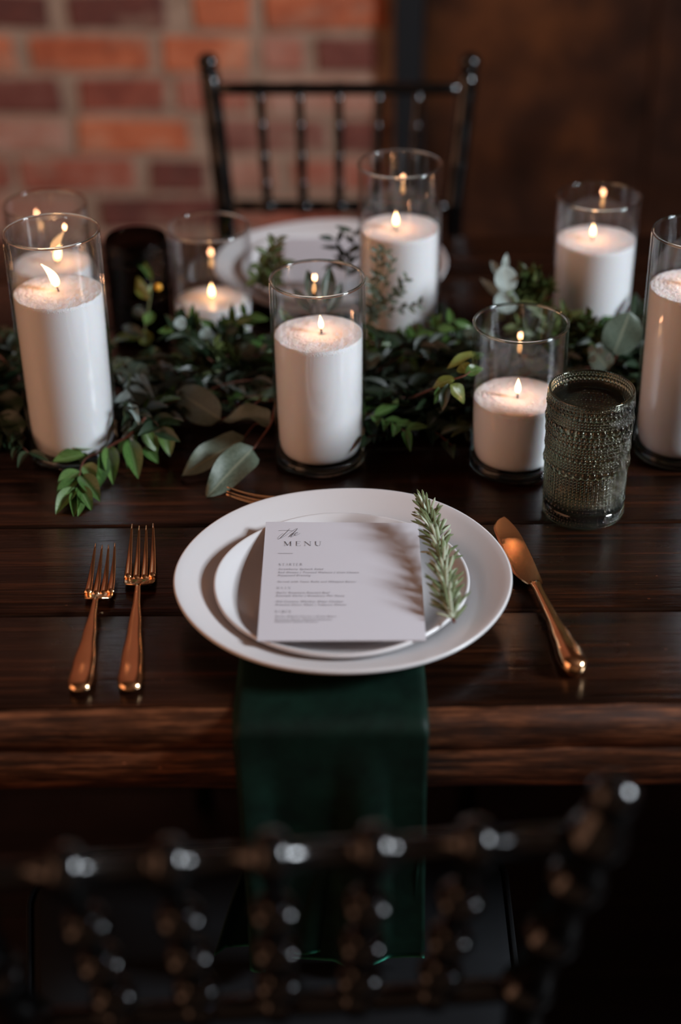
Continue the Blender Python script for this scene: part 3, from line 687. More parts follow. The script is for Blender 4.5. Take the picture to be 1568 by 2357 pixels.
def textline(s, x0, x1, y0, h):
    cu = bpy.data.curves.new('t', 'FONT'); cu.body = s; cu.shear = .35; cu.space_character = 1.25; cu.resolution_u = 2
    o = bpy.data.objects.new('t', cu); COL.objects.link(o); bpy.context.view_layer.update()
    me = bpy.data.meshes.new_from_object(o.evaluated_get(bpy.context.evaluated_depsgraph_get()))
    V = [v.co.copy() for v in me.vertices]; F = [tuple(p.vertices) for p in me.polygons]
    bpy.data.objects.remove(o); bpy.data.meshes.remove(me); bpy.data.curves.remove(cu)
    xm = max(v.x for v in V); out = [tuple(P(Zx(x0+(x1-x0)*v.x/xm), Zy(y0 - h*v.y/.7), TXZ)) for v in V]
    return out, F
TL = [('Strawberry Spinach Salad', 296, 900, 706, 22), ('Red Onions | Toasted Walnuts | Goat Cheese', 290, 1372, 750, 22), ('Poppyseed Dressing', 287, 730, 790, 22),
      ('Served with Yeast Rolls and Whipped Butter', 283, 1340, 874, 22), ('Garlic Rosemary Roasted Beef', 265, 988, 1022, 24), ('Roasted Garlic | Rosemary Pan Sauce', 262, 1180, 1062, 24),
      ('Old Country Whiskey Glaze Chicken', 258, 1160, 1140, 24), ('Roasted Onion Glaze | Tobacco Onions', 256, 1205, 1182, 24),
      ('Honey Glazed Carrots | Green Beans', 250, 1070, 1338, 24), ('Roasted Garlic Mashed Potatoes', 248, 1010, 1378, 24), ('Seasonal Salad Greens', 246, 830, 1408, 24)]
under(ob('small_lettering', mesh('small_lettering', *joinvf([textline(*a) for a in TL]), False), M['grey_ink']), mc)

# ------------------------------------------------------------------ napkin
def napkin_mesh(x0, x1, yb, ye, zbot, dx, dy, seed, zt, low_flare=0.0):
    path = [(yb, zt)]; y = yb
    for k in range(1, 12): path.append((yb+(ye+.012-yb)*k/12, zt))
    for k in range(0, 8):
        a = R_(90*k/7); path.append((ye+.010-.010*math.sin(a)-.004*math.sin(a), zt-.012+.012*math.cos(a)))
    n2 = 34; zs = path[-1][1]
    for k in range(1, n2+1): path.append((ye-.004-dy*min(1, k/8), zs+(zbot-zs)*k/n2))
    nx = 40; V = []; L = 0; prev = path[0]
    for i, (py, pz) in enumerate(path):
        for j in range(nx+1):
            u = j/nx; x = x0+(x1-x0)*u; q = max(0, min(1, (zt-.02-pz)/.12))
            wv = .011*q*math.sin(u*11+.9+(seed-1.3)*2) + .003*q*math.sin(u*15+seed*2+pz*9)
            top = noise.noise(Vector((x*30, py*30, seed)))*.0008
            e = abs(u-.5)*2; rnd_ = -.0025*max(0, (e-.93)/.07)**2
            xx = x + q*dx*(pz-zt)*-1 + noise.noise(Vector((seed, pz*8, u*2)))*.004*q + (.5-u)*.006*q - (1-u)*low_flare*max(0, (.62-pz)/.1)
            V.append((xx, py - abs(wv)*.5 - wv*.6 - q*.004 if q > 0 else py, pz + (top+rnd_ if q <= 0 else noise.noise(Vector((u*3, seed, 0)))*.004*(i/len(path)))))
    F = [(i*(nx+1)+j, i*(nx+1)+j+1, (i+1)*(nx+1)+j+1, (i+1)*(nx+1)+j) for i in range(len(path)-1) for j in range(nx)]
    return V, F
nk = tag(empty('napkin', (0, .96, TZ)), 'folded dark green velvet napkin hanging over the table edge under the large plate', 'napkin')
def layer(nm, args, th):
    V, F = napkin_mesh(*args); V = [Vector(v)-Vector((0, .96, TZ)) for v in V]
    o = ob(nm, mesh(nm, V, F), M['velvet'], nk); md = o.modifiers.new('s', 'SOLIDIFY'); md.thickness = th; md.offset = 0; return o
xa, xb = P(546, 1600).x, P(981, 1600).x
layer('front_fold', (xa, xb, 1.215, .957, .523, .008, .004, 1.3, TZ+.0033), .0016)
layer('back_fold', (xa-.002, xb-.003, 1.20, .9615, .530, -.004, .000, 2.1, TZ+.0014, .03), .0014)

# ------------------------------------------------------------------ cutlery
def loft(secs, n=16):
    """secs: (pos, halfwidth, halfthick) along local +Y, width in X, thickness in Z"""
    V = []
    for (y, z, hw, ht) in secs:
        for j in range(n):
            a = 2*math.pi*j/n; cx, sz = math.cos(a), math.sin(a)
            V.append((hw*math.copysign(abs(cx)**.8, cx), y, z + ht*math.copysign(abs(sz)**.9, sz)))
    return V, grid_faces(len(secs), n) + [tuple(reversed(range(n))), tuple(range((len(secs)-1)*n, len(secs)*n))]
def smooth_secs(keys, n=40):
    ks = np.array(keys); s = np.linspace(0, 1, n); out = []
    t = (ks[:, 0]-ks[0, 0])/(ks[-1, 0]-ks[0, 0])
    def ci(col):
        # monotone-ish smooth interpolation
        y = ks[:, col]; res = []
        for q in s:
            i = min(max(np.searchsorted(t, q)-1, 0), len(t)-2); u = (q-t[i])/(t[i+1]-t[i]); u = u*u*(3-2*u) if col > 1 else u
            res.append(y[i]+(y[i+1]-y[i])*u)
        return np.array(res)
    Y = ks[0, 0]+(ks[-1, 0]-ks[0, 0])*s; z = np.interp(s, t, ks[:, 1])
    k = np.ones(5)/5; zp = np.concatenate([[z[0]]*2, z, [z[-1]]*2]); z = np.convolve(zp, k, 'valid')
    return list(zip(Y, z, ci(2), ci(3)))
def orient(o, a, b, z=TZ):
    a = Vector(a); b = Vector(b); d = b-a; o.location = (a.x, a.y, z); o.rotation_euler = (0, 0, math.atan2(-d.x, d.y))
def make_fork(a, b, headw, label, group, tl=.30):
    L = (Vector(b)-Vector(a)).xy.length; f = tag(empty('fork'), label, 'fork', group); orient(f, a, b)
    hL = L*.607; rL = L*(1-tl*.95)
    k = smooth_secs([(0, .0060, .002, .0012), (.004, .0062, .0085, .0042), (.014, .0062, .0102, .0042), (.035, .0068, .0092, .0030), (.07*L/.2, .0090, .0058, .0022), (.105*L/.2, .0115, .0030, .0021), (hL, .0125, .0024, .0022)])
    ob('handle', mesh('handle', *loft(k)), M['brass'], f)
    hw = headw/2; z1 = .0045; r0 = hL-.001
    k = smooth_secs([(r0, .0125, .0024, .0022), (r0+.004, .0105, .0034, .0018), (r0+.013*L/.24, .0065, hw*.93, .0013), (r0+.018*L/.24, .0050, hw, .0011), (rL-.003, .0035, hw, .0010), (rL, .0033, hw*.99, .0009)], 34)
    V, F = loft(k); V = [(x, y, z + (x/hw)**2*.0022*min(1, max(0, (y-r0-.008)/.02))) for x, y, z in V]
    ob('head', mesh('fork_head', V, F), M['brass'], f)
    for q in (-1, -1/3, 1/3, 1):
        xc = q*(hw-.0029); pts = []; rad = []
        for i in range(12):
            t = i/11; y = rL-.002+(L-rL+.002)*t
            pts.append((xc*(1-.12*t*t), y, .0033 + .0022*(q*q) + .0135*t**2.0)); rad.append(.0033*(1-.78*t**1.15) if t < .95 else .0005)
        ob('tine', mesh('tine', *tube(pts, rad, 8, flat=.5, up=(0, 0, 1))), M['brass'], f)
    return f
make_fork(P(298, 1590, TZ+.006), P(329, 1212, TZ+.016), .0270, 'longer copper-gold fork nearest the plates, to their left', 'copper-gold forks')
make_fork(P(181, 1592, TZ+.006), P(243, 1257, TZ+.016), .0250, 'shorter copper-gold fork, outermost left of the place setting', 'copper-gold forks', .30)
make_fork(P(972, 1152, TZ+.006), P(522, 1140, TZ+.014), .0215, 'small copper-gold fork lying crosswise behind the plates, tines to the left', 'copper-gold forks', .3)
def make_knife(a, b):
    L = (Vector(b)-Vector(a)).xy.length; f = tag(empty('table_knife'), 'copper-gold table knife with rounded blade, right of the plates', 'knife'); orient(f, a, b)
    hL = L*.545
    k = smooth_secs([(0, .0085, .0025, .0025), (.003, .0088, .0078, .0068), (.010, .0088, .0112, .0082), (.020, .0088, .0113, .0080), (.045, .0082, .0088, .0065), (.075, .0075, .0056, .0045), (hL-.012, .0068, .0044, .0032), (hL, .0066, .0052, .0028)])
    ob('handle', mesh('knife_handle', *loft(k, 20)), M['brass'], f)
    # blade outline: left cutting side bellied, right side straight
    bl = L-hL; n = 40; V = []
    for i in range(n+1):
        t = i/n; y = hL-.001+bl*t
        tip = math.sqrt(max(0, 1-max(0, (t-.80)/.20)**2))
        lft = -(.0060 + .0074*min(1, max(0, (t-.0)/.16))**.7)*tip + .002*(1-tip) - .0015*math.sin(math.pi*t)*tip
        rgt = (.0070 + .0014*math.sin(math.pi*min(1, t*1.1)))*max(0, 1-max(0, (t-.62)/.38)**2.4)**.8 if t < 1 else 0
        if t == 1: lft, rgt = -.0008, .0002
        z = .0062
        V += [(lft, y, z-.0002), (lft, y, z+.0001), (lft*.88, y, z+.0007), (rgt*.93, y, z+.0009), (rgt, y, z+.0004), (rgt, y, z-.0008), (lft*.6, y, z-.0008)]
    F = grid_faces(n+1, 7) + [tuple(reversed(range(7))), tuple(range(n*7, n*7+7))]
    ob('blade', mesh('blade', V, F, False), M['brass'], f)
make_knife(P(1330, 1549, TZ+.008), P(1160, 1186, TZ+.008))

# ------------------------------------------------------------------ leaves
def leaf_geo(kind='lance', nx=4, ny=9, fold=.25, curl=.15, wave=0.0, cup=0.0):
    V = []; UV = []
    for i in range(ny+1):
        t = i/ny
        if kind == 'lance': wd = math.sin(math.pi*t**.85)**.85 if 0 < t < 1 else 0
        elif kind == 'round': wd = math.sqrt(max(0, 1-(2*t-1)**2))*(1.0 if t < .5 else 1-.10*(2*t-1)) if 0 < t < 1 else 0
        elif kind == 'ovate': wd = (math.sin(math.pi*t**.72)**.62)*(1-.25*t) if 0 < t < 1 else 0
        else: wd = 1-abs(2*t-1)**3
        wd = max(wd, .02)
        for j in range(nx+1):
            u = j/nx*2-1; x = u*wd*.5
            z = abs(x)*fold - curl*t*t + cup*x*x*2 + wave*math.sin(t*9+u*2)*abs(u)*.06
            V.append((x, t, z)); UV.append((.5+u*.5, t))
    F = [(i*(nx+1)+j, i*(nx+1)+j+1, (i+1)*(nx+1)+j+1, (i+1)*(nx+1)+j) for i in range(ny) for j in range(nx)]
    return np.array(V), F, UV
LG = {'ruscus': leaf_geo('lance', fold=.35, curl=.12), 'ruscus2': leaf_geo('lance', fold=.2, curl=.3, wave=.6), 'ovate': leaf_geo('ovate', 6, 12, .18, .12, .8),
      'bent': leaf_geo('ovate', 6, 14, .55, .45, 1.4), 'round': leaf_geo('round', 6, 12, .10, .08, .5), 'small': leaf_geo('lance', 2, 4, .2, .1), 'needle': leaf_geo('needle', 2, 3, .7, .10)}
LM = {}
def leaf_me(kind, mat):
    if (kind, mat) not in LM:
        V, F, UV = LG[kind]; me = mesh('leaf_' + kind, V, F, True, UV); me.materials.append(M[mat]); LM[kind, mat] = me
    return LM[kind, mat]
def frame(base, tip, nrm, width):
    base, tip = Vector(base), Vector(tip); d = tip-base; L = d.length; d = d/L
    n = Vector(nrm); n = (n - d*n.dot(d)); n = n.normalized() if n.length > 1e-4 else d.orthogonal().normalized()
    x = d.cross(n)
    m = Matrix(((x.x*width, d.x*L, n.x*L, base.x), (x.y*width, d.y*L, n.y*L, base.y), (x.z*width, d.z*L, n.z*L, base.z), (0, 0, 0, 1)))
    return m
def leaf(parent, base, tip, width, kind='ruscus', mat='ruscus', nrm=(0, -.35, 1), name='leaf', lift=True):
    o = ob(name, leaf_me(kind, mat), None, parent); m = frame(base, tip, nrm, width)
    o.matrix_parent_inverse = Matrix.Identity(4)
    o.matrix_basis = m; return o
class Acc:
    def __init__(s): s.V = []; s.F = []; s.U = []; s.k = 0
    def add(s, kind, m):
        V, F, UV = LG[kind]; A = np.array(m)[:3, :3]; T_ = np.array(m)[:3, 3]
        s.V.append(V @ A.T + T_); s.F += [tuple(i+s.k for i in q) for q in F]; s.U += UV; s.k += len(V)
    def build(s, name, mat, parent, kind='stuff'):
        o = ob(name, mesh(name, np.concatenate(s.V), s.F, True, s.U), M[mat], parent); tag(o, kind=kind); return o
class TAcc:
    def __init__(s): s.p = []
    def add(s, pts, r, n=5): s.p.append(tube(pts, r, n))
GA = tag(empty('greenery_garland', (0, 0, 0)), 'leafy garland of ruscus, eucalyptus and fine foliage running along the table between the candles', 'garland')
def to_px(p):
    d = p - Vector((0, 0, CAM_Z)); zc = d.y*math.cos(PITCH) - d.z*math.sin(PITCH); yc = d.y*math.sin(PITCH) + d.z*math.cos(PITCH)
    u, v = F_PX*d.x/zc, -F_PX*yc/zc
    return 784 + _c*u - _s*v, 1178.5 + _s*u + _c*v
def clear_of(p, m=.004):
    if p.y < 1.445 and -.148 < p.x < -.048: return False          # room kept for the large eucalyptus leaves
    if p.z < TZ+.0015: return False
    for q in VS:
        if (p.x-q[1])**2+(p.y-q[2])**2 < (RV+m)**2 and p.z < TZ+q[3]+.005: return False
    if (p.x-bt.x)**2+(p.y-bt.y)**2 < (.04+m)**2: return False
    if (p.x-GX)**2+(p.y-GY)**2 < (.045+m)**2: return False
    return True
def jit(a): return Vector((random.uniform(-a, a), random.uniform(-a, a), random.uniform(-a, a)))

def stem_px(pts, r0=.0013, r1=.0006, mat='twig', name='stem', n=5):
    """pts: (x,y,z) with z a height above the table top"""
    w3 = catmull([P(a, b, TZ+c) for a, b, c in pts], 5)
    o = ob(name, mesh(name, *tube(w3, [r0+(r1-r0)*i/(len(w3)-1) for i in range(len(w3))], n)), M[mat], GA); return o
def lf(st, b, zb, t, zt, wpx, kind='ruscus', mat='ruscus', nrm=(0, -.5, 1)):
    pb = P(b[0], b[1], TZ+zb); pt = P(t[0], t[1], TZ+zt); dep = (pb-Vector((0, 0, CAM_Z))).length
    return leaf(st, pb, pt, wpx/F_PX*dep, kind, mat, nrm)
# --- ruscus spray at the foot of the front left vase
sg = stem_px([(335, 960, .045), (300, 1000, .030), (262, 1022, .022), (228, 1042, .018), (196, 1058, .016), (184, 1088, .013), (178, 1120, .010), (172, 1140, .008)], .0016, .0007, name='ruscus_sprig')
for b, t, wpx, zb, zt, nr in [((215,1033),(141,1013),30,.020,.030,(.1,-.5,1)), ((195,1047),(121,1058),30,.018,.018,(-.2,-.6,1)), ((184,1085),(131,1117),30,.014,.012,(-.3,-.6,1)),
      ((181,1105),(128,1146),32,.012,.007,(-.3,-.5,1)), ((178,1124),(127,1177),32,.010,.004,(-.2,-.6,1)), ((172,1134),(171,1184),22,.008,.003,(.3,-.5,1)),
      ((178,1136),(184,1184),20,.009,.003,(.8,-.5,.6)), ((180,1120),(211,1170),28,.010,.003,(.3,-.5,1)), ((185,1094),(229,1147),34,.013,.006,(.2,-.6,1)),
      ((190,1073),(231,1099),30,.015,.010,(.1,-.7,1)), ((231,1041),(228,1124),28,.018,.005,(.7,-.6,.6)), ((250,1027),(260,1107),32,.020,.005,(.2,-.8,.7)), ((297,1012),(318,1096),36,.026,.006,(.2,-.8,.7)),
      ((336,978),(362,1038),36,.034,.014,(.1,-.8,.7)), ((330,1030),(364,1063),26,.014,.006,(.2,-.5,1)), ((300,1015),(272,1042),24,.022,.012,(-.2,-.7,.8)), ((375,975),(392,1048),32,.032,.010,(.2,-.8,.6)), ((205,1050),(178,1063),24,.017,.010,(-.2,-.5,1)), ((322,985),(290,1070),24,.02,.006,(-.3,-.8,.6))]:
    lf(sg, b, zb, t, zt, wpx*1.22, 'ruscus', 'ruscus', nr)
# --- four large eucalyptus leaves
sg = stem_px([(640, 900, .060), (628, 960, .045), (618, 985, .036), (600, 1010, .030), (583, 1034, .026)], .0013, .0008, name='eucalyptus_sprig')
lf(sg, (583,1033), .026, (475,1137), .006, 92, 'ovate', 'euca', (.15,-.55,1))
lf(sg, (562,1010), .022, (416,1084), .012, 82, 'ovate', 'euca', (-.2,-.5,1))
lf(sg, (508,965), .030, (404,898), .050, 84, 'round', 'euca', (-.3,-.8,.6))
lf(sg, (620,978), .036, (515,937), .050, 66, 'bent', 'euca', (.1,-.3,1))
sg2 = stem_px([(618, 985, .036), (590, 975, .030), (560, 1010, .022)], .0008, .0006, name='eucalyptus_sprig')
sg2 = stem_px([(600, 920, .05), (560, 950, .035), (508, 965, .030)], .0009, .0006, name='eucalyptus_sprig')
# --- young ruscus reaching the short right vase
sg = stem_px([(950, 915, .050), (1000, 893, .075), (1040, 875, .092), (1075, 862, .098), (1092, 840, .102)], .0013, .0006, name='young_sprig')
for b, t, wpx, zb, zt, m, nr in [((1096,813),(1030,836),22,.064,.060,'yellowgreen',(0,-.5,1)), ((1095,826),(1112,812),20,.06,.066,'ruscus',(0,-.5,1)), ((1075,858),(1058,832),30,.056,.062,'yellowgreen',(0,-1,.4)), ((1070,861),(1112,842),26,.056,.062,'ruscus',(.2,-.6,1)),
      ((1048,872),(994,884),26,.052,.048,'yellowgreen',(0,-.5,1)), ((1036,884),(1076,922),34,.050,.036,'yellowgreen',(.3,-.6,1)), ((1032,884),(1016,938),22,.050,.036,'darkleaf',(-.3,-.8,.5)), ((1010,890),(1005,930),16,.048,.034,'ruscus',(.4,-.8,.5)), ((1088,835),(1100,858),18,.058,.05,'darkleaf',(0,-1,.3))]:
    lf(sg, b, zb+.042, t, zt+.042, wpx*1.15, 'ruscus2', m, nr)
# --- upright sprig before the dark tumbler with a yellow berry
sg = stem_px([(330, 790, .045), (336, 740, .06), (345, 690, .075), (350, 650, .088), (352, 640, .092)], .0012, .0006, 'greenstem', 'upright_sprig')
for b, t, wpx, zb, zt, m, nr in [((352,645),(294,568),24,.09,.115,'ruscus',(.5,-.8,.4)), ((345,690),(302,632),30,.078,.096,'yellowgreen',(-.2,-1,.3)), ((338,735),(296,700),30,.062,.07,'darkleaf',(0,-.8,.5)), ((336,750),(352,705),26,.06,.07,'ruscus',(0,-1,.3)), ((332,775),(272,742),28,.05,.058,'darkleaf',(0,-.8,.6)), ((330,760),(343,800),34,.055,.035,'yellowgreen',(.2,-1,.3)), ((320,780),(250,772),26,.045,.044,'ruscus',(0,-.6,1)), ((350,655),(342,675),10,.088,.082,'yellowgreen',(0,-1,0))]:
    lf(sg, b, zb, t, zt, wpx, 'ruscus2', m, nr)
ob('yellow_berry', mesh('yellow_berry', *lathe([(.0005, -.0042), (.0030, -.003), (.0042, 0), (.003, .003), (.0005, .0042)], 12)), M['berry'], sg, P(364, 661, TZ+.086))
# --- fine airy sprig crossing the tall back candle
def airy(root, tips, YY, lw, ll, mat, name, per=9):
    for tp in tips:
        a, b = PY(*root, YY), PY(*tp, YY-.01); mid = a.lerp(b, .5)+Vector((.004, 0, .006)); c = catmull([a, mid, b], 8)
        st = ob(name, mesh(name, *tube(c, [.0008, *[.0006]*(len(c)-2), .0003], 4)), M['greenstem'], GA)
        for i in range(per):
            q = .15+.85*i/(per-1); k = min(int(q*(len(c)-1)), len(c)-2); p = c[k]; d = (c[k+1]-c[k]).normalized()
            sd = d.cross(Vector((0, 1, 0)))*(1 if i % 2 else -1); e = (d*.7+sd*.8+jit(.25)).normalized()
            leaf(st, p, p+e*ll*random.uniform(.7, 1.1), lw*random.uniform(.8, 1.1), 'small', mat, (random.uniform(-.4, .4), -1, .5))
airy((846, 745), [(868, 572), (905, 592), (938, 638), (968, 702), (852, 640), (885, 570), (925, 665), (880, 690)], 1.535, .0046, .0105, 'euca', 'fine_sprig', 10)
airy((800, 640), [(768, 548), (812, 530), (782, 600)], 1.63, .006, .022, 'darkleaf', 'fine_sprig', 6)
# --- conical feathery tip left of the middle vase
airy((600, 665), [(638, 548), (615, 575), (595, 605), (648, 600), (585, 640), (630, 640)], 1.60, .0055, .016, 'needle', 'feathery_sprig', 11)
# --- dark leaves behind the middle vase
sg = ob('upright_sprig', mesh('upright_sprig', *tube([PY(735, 760, 1.50), PY(730, 690, 1.51), PY(735, 640, 1.52)], [.0014, .001, .0006], 5)), M['greenstem'], GA)
for b, t, wpx in [((722, 700), (708, 618), 30), ((745, 700), (762, 612), 36), ((752, 720), (790, 650), 30), ((718, 720), (672, 660), 26)]:
    a = PY(*b, 1.50); leaf(sg, a, PY(*t, 1.52), wpx/F_PX*1.62, 'ruscus', 'darkleaf', (.2, -1, .2))
# --- silver leaves and needles at the back, big round leaf at the right
sg = ob('silver_sprig', mesh('silver_sprig', *tube([PY(1180, 740, 1.55), PY(1170, 670, 1.56), PY(1160, 600, 1.57)], [.0014, .001, .0006], 5)), M['greenstem'], GA)
for b, t, wpx in [((1170, 672), (1160, 612), 52), ((1166, 722), (1164, 664), 54), ((1160, 690), (1106, 640), 22), ((1160, 625), (1168, 582), 16), ((1158, 640), (1130, 600), 22), ((1172, 690), (1188, 650), 18)]:
    leaf(sg, PY(*b, 1.535 if wpx > 30 else 1.57), PY(*t, 1.545 if wpx > 30 else 1.58), wpx/F_PX*1.72, 'round' if wpx > 30 else 'small', 'silver', (.1, -1, .4))
def needles(root, tips, Y, ln_, n, name):
    for tp in tips:
        a, b = PY(*root, Y), PY(*tp, Y-.01); st = ob(name, mesh(name, *tube([a, a.lerp(b, .5)+Vector((0, 0, .003)), b], [.0012, .001, .0005], 5)), M['twig'], GA); acc = Acc()
        for i in range(n):
            q = i/n; p = a.lerp(b, q); d = (b-a).normalized(); e = (d*.8+jit(.7)).normalized(); acc.add('needle', frame(p, p+e*ln_*random.uniform(.7, 1), jit(1), .0017))
        o = acc.build('needles', 'needle', st, 'stuff')
needles((1215, 720), [(1208, 640), (1238, 640), (1255, 665), (1190, 670)], 1.56, .024, 38, 'pine_sprig')
needles((1330, 800), [(1300, 750), (1345, 742), (1372, 768), (1380, 800)], 1.50, .024, 38, 'pine_sprig')
needles((760, 860), [(700, 830), (740, 800)], 1.47, .024, 34, 'pine_sprig')
needles((560, 860), [(420, 830), (500, 800), (480, 850)], 1.50, .022, 50, 'pine_sprig')
sg = ob('round_leaf_sprig', mesh('round_leaf_sprig', *tube([PY(1400, 850, 1.47), PY(1425, 810, 1.46)], [.0014, .001], 5)), M['twig'], GA)
leaf(sg, PY(1412, 815, 1.46), PY(1452, 722, 1.46), 92/F_PX*1.66, 'round', 'euca', (.15, -1, .25))
leaf(sg, PY(1400, 850, 1.45), PY(1360, 800, 1.46), 60/F_PX*1.66, 'ovate', 'euca', (.15, -1, .25))
for x, y in ((1360, 835), (1375, 815), (1395, 830), (1355, 812)):
    leaf(sg, PY(x, y, 1.44), PY(x+10, y-18, 1.44), .007, 'small', 'silver', (.3, -1, .5))
airy((470, 830), [(405, 748), (440, 742), (500, 752), (545, 735), (572, 722)], 1.555, .009, .022, 'ruscus', 'low_sprig', 9)
airy((480, 850), [(412, 735), (520, 760), (560, 768), (430, 790)], 1.55, .012, .020, 'darkleaf', 'low_sprig', 9)
airy((900, 860), [(850, 780), (905, 785), (960, 770), (1010, 752), (1050, 735)], 1.545, .009, .024, 'ruscus', 'low_sprig', 9)
airy((1240, 800), [(1190, 745), (1260, 735), (1300, 728), (1240, 700)], 1.55, .007, .022, 'needle', 'low_sprig', 10)
for x, y in ((412, 745), (470, 770), (690, 790), (930, 850)):
    leaf(sg, PY(x, y+14, 1.50), PY(x+6, y-16, 1.50), .013, 'round', 'silver', (.2, -1, .4))
# --- pale little buds by the left vase
sg = stem_px([(300, 860, .06), (292, 910, .05), (285, 950, .045), (298, 1000, .03)], .0009, .0004, 'greenstem', 'bud_sprig')
for i in range(26):
    q = i/25; b = (300-8*math.sin(q*3), 870+q*135); a_ = random.uniform(-1, 1)
    lf(sg, b, .058-.03*q, (b[0]+a_*20, b[1]+random.uniform(5, 22)), .056-.03*q, 7, 'small', 'silver', (0, -1, .5))
for b, t, wp in [((300,905),(262,925),22), ((300,930),(320,970),22), ((285,880),(268,850),18), ((300,890),(340,905),16), ((315,860),(352,905),20)]:
    lf(sg, b, .055, t, .05, wp, 'ovate', 'silver', (.3, -.8, .7))
# --- left frame edge
sg = ob('edge_sprig', mesh('edge_sprig', *tube([P(70, 900, TZ+.03), P(10, 830, TZ+.06), P(-60, 770, TZ+.06)], [.0014, .0012, .001], 5)), M['twig'], GA)
for b, t, wp, mt in [((40,790),(-10,745),34,'darkleaf'), ((30,820),(8,800),34,'silver'), ((45,850),(28,812),28,'silver'), ((30,900),(-20,830),80,'darkleaf'), ((40,960),(-30,900),90,'darkleaf'), ((50,1000),(0,950),60,'darkleaf')]:
    lf(sg, b, .03, t, .045, wp, 'ovate', mt, (.3, -.8, .7))

# --- the bulk of the garland: sprigs of several kinds; larger visible leaves are single parts, the small dark fill is joined
NL = [0]
accs = {k: Acc() for k in ('ruscus', 'darkleaf', 'needle', 'euca', 'silver', 'yellowgreen')}
stems = []
def bulk_sprig(p, d, L, kind, mat, ll, lw, sp, single):
    n = max(4, int(L/sp)); pts = [Vector(p)]; dd = Vector(d).normalized()
    for i in range(n):
        dd = (dd + jit(.14) + Vector((0, 0, -.07 if pts[-1].z > TZ+.02 else .16))).normalized(); q = pts[-1]+dd*sp
        if q.z < TZ+.003: q.z = TZ+.003
        if not clear_of(q, .002): break
        pts.append(q)
    if len(pts) < 3: return
    if single: st = ob('sprig', mesh('sprig', *tube(pts, [.0013-.0008*i/len(pts) for i in range(len(pts))], 5)), M['twig' if random.random() < .6 else 'greenstem'], GA)
    else: stems.append(tube(pts, [.0012-.0007*i/len(pts) for i in range(len(pts))], 4))
    for i in range(1, len(pts)):
        d_ = (pts[i]-pts[i-1]).normalized()
        for sgn in ((1, -1) if kind != 'round' else (1, -1)):
            side = d_.cross(Vector((0, 0, 1))); side = side.normalized() if side.length > .01 else Vector((1, 0, 0))
            e = (d_*.75 + side*sgn*.75 + Vector((0, 0, .22)) + jit(.32)).normalized(); tip = pts[i]+e*ll*random.uniform(.75, 1.15)
            if tip.z < TZ+.002: tip.z = TZ+.002
            if not clear_of(tip, .001) or not clear_of(pts[i].lerp(tip, .5), .001): continue
            m = frame(pts[i], tip, (random.uniform(-.5, .5), random.uniform(-.7, .3), 1), lw*random.uniform(.85, 1.15))
            if single and NL[0] < 190:
                o = ob('leaf', leaf_me(kind, mat), None, st); o.matrix_basis = m; NL[0] += 1
            else: accs[mat].add(kind, m)
def core(x): return 1.485 + .012*math.sin(x*9)
random.seed(21)
for i in range(340):
    x = random.uniform(-.62, .62); y = core(x)+random.gauss(0, .035); z = TZ+random.uniform(.006, .034)
    y = min(max(y, 1.40), 1.575)
    if not clear_of(Vector((x, y, z)), .004): continue
    d = Vector((random.choice([-1, 1])*random.uniform(.4, 1), random.uniform(-.75, .6), random.uniform(-.05, .38)))
    r = random.random()
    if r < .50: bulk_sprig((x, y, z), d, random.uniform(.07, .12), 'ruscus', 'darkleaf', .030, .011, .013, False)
    elif r < .68: bulk_sprig((x, y, z), d, random.uniform(.07, .12), 'ruscus', 'ruscus', .028, .010, .014, False)
    elif r < .86: bulk_sprig((x, y, z), d, random.uniform(.06, .11), 'small', 'needle', .020, .004, .006, False)
    elif r < .94: bulk_sprig((x, y, z), d, random.uniform(.06, .10), 'round', 'euca', .020, .018, .018, False)
    else: bulk_sprig((x, y, z), d, random.uniform(.05, .08), 'ruscus', 'silver', .018, .007, .010, False)
for i in range(90):
    x = random.uniform(-.50, .50); z = TZ+random.uniform(.006, .022); y = random.uniform(1.39, 1.45)
    if not clear_of(Vector((x, y, z)), .004): continue
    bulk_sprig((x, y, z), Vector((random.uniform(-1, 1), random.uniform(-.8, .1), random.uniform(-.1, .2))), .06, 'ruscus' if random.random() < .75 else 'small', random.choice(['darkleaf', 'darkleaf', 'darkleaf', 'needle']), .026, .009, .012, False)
# front-facing sprigs whose leaves are single parts
for i in range(30):
    x = -.40+.80*i/29; y = core(x)-.035+random.uniform(-.015, .015); z = TZ+random.uniform(.012, .034)
    if not clear_of(Vector((x, y, z)), .004): continue
    d = Vector((random.uniform(-1, 1), random.uniform(-1, -.2), random.uniform(-.15, .25)))
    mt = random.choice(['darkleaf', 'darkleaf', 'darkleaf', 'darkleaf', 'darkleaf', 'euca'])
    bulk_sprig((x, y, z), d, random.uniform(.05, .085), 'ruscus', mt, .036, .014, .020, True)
for k, a in accs.items():
    if a.V: a.build({'ruscus': 'green_foliage', 'darkleaf': 'dark_foliage', 'needle': 'feathery_foliage', 'euca': 'eucalyptus_foliage', 'silver': 'silver_foliage', 'yellowgreen': 'young_foliage'}[k], k, GA)
V, F = joinvf(stems); tag(ob('twigs', mesh('twigs', V, F), M['twig'], GA), kind='stuff')

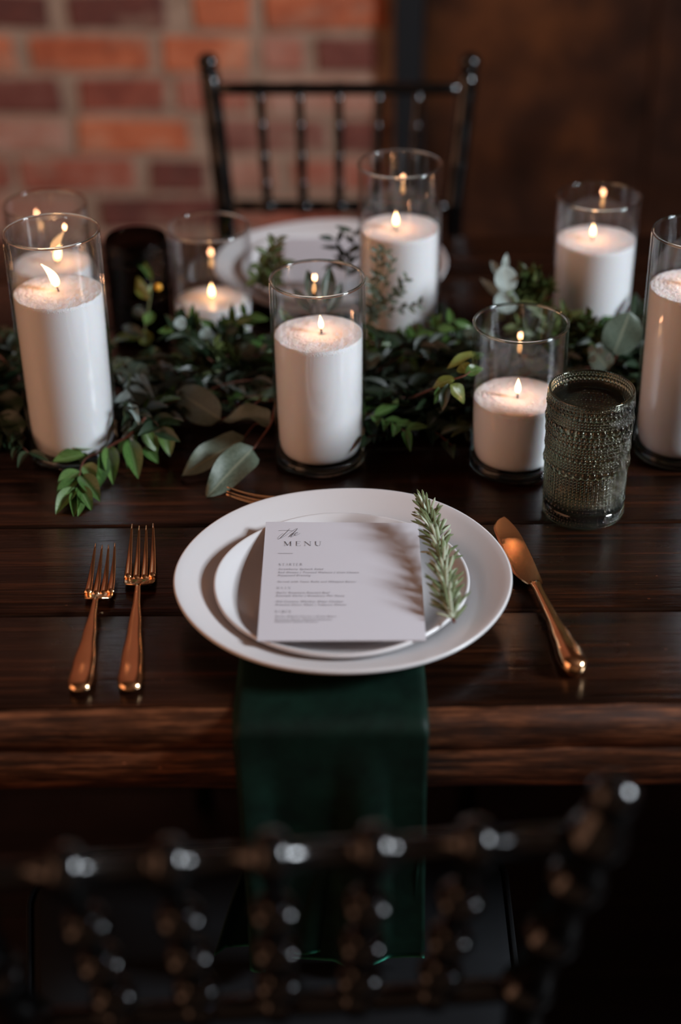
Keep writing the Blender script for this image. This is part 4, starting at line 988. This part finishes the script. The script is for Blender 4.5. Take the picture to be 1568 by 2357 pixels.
# ------------------------------------------------------------------ rosemary on the card
random.seed(5)
RZ = CZ+.004
rp = catmull([P(1046, 1432, RZ+.001), P(1032, 1390, RZ+.003), P(1024, 1330, RZ+.006), P(1014, 1270, RZ+.008), P(996, 1215, RZ+.011), P(978, 1168, RZ+.016)], 12)
rs = tag(empty('rosemary_sprig', tuple(rp[0])), 'fresh rosemary sprig lying along the right edge of the menu card', 'herb')
off = -Vector(rp[0])
ob('stem', mesh('rosemary_stem', *tube([p+off for p in rp], [.0013-.0007*i/len(rp) for i in range(len(rp))], 6)), M['twig'], rs)
V = []; UV = []; ny = 7
for i in range(ny+1):
    t = i/ny; wd = (.5 if 0 < t < 1 else .12)*(1-abs(2*t-1)**4*.6); th = .35*wd
    for (x, z) in ((-wd, .05), (-wd*.55, th), (0, th*.7), (wd*.55, th), (wd, .05), (0, -.12)): V.append((x, t, z*.09+.06*math.sin(math.pi*t)-.02*t)); UV.append((.5+x, t))
F = grid_faces(ny+1, 6)+[tuple(reversed(range(6))), tuple(range(ny*6, ny*6+6))]
rme = [mesh('rosemary_needle', V, F, True, UV)]; rme[0].materials.append(M['rosemary'])
M['rosemary_pale'] = simple('rosemary_underside', (.36, .40, .29), .5)
rm2 = mesh('rosemary_needle_pale', V, F, True, UV); rm2.materials.append(M['rosemary_pale']); rme.append(rm2)
N = 165
for i in range(N):
    q = .03+.97*(i/N); k = min(int(q*(len(rp)-1)), len(rp)-2); p = rp[k].lerp(rp[k+1], q*(len(rp)-1)-k); d = (rp[k+1]-rp[k]).normalized()
    a = i*2.39996; s1 = d.cross(Vector((0, 0, 1))).normalized(); s2 = s1.cross(d)
    side = s1*math.cos(a)+s2*math.sin(a)
    if side.z < -.15: side.z = -.15+abs(side.z)*.6
    sprd = random.uniform(.35, 1.0)*(1.0 if q < .92 else .6)
    e = (d*(1-.35*sprd)+side*sprd+jit(.2)).normalized(); L = random.uniform(.017, .0255)*(1 if q < .85 else .85)*(.8 if q < .06 else 1)
    tip = p+e*L
    if tip.z < CZ+.0012: tip.z = CZ+.0012+random.uniform(0, .002)
    o = ob('needle', rme[1 if random.random() < .33 else 0], None, rs); o.matrix_basis = frame(p+off, tip+off, (side*.4+Vector((0, -.2, 1))), .0024)
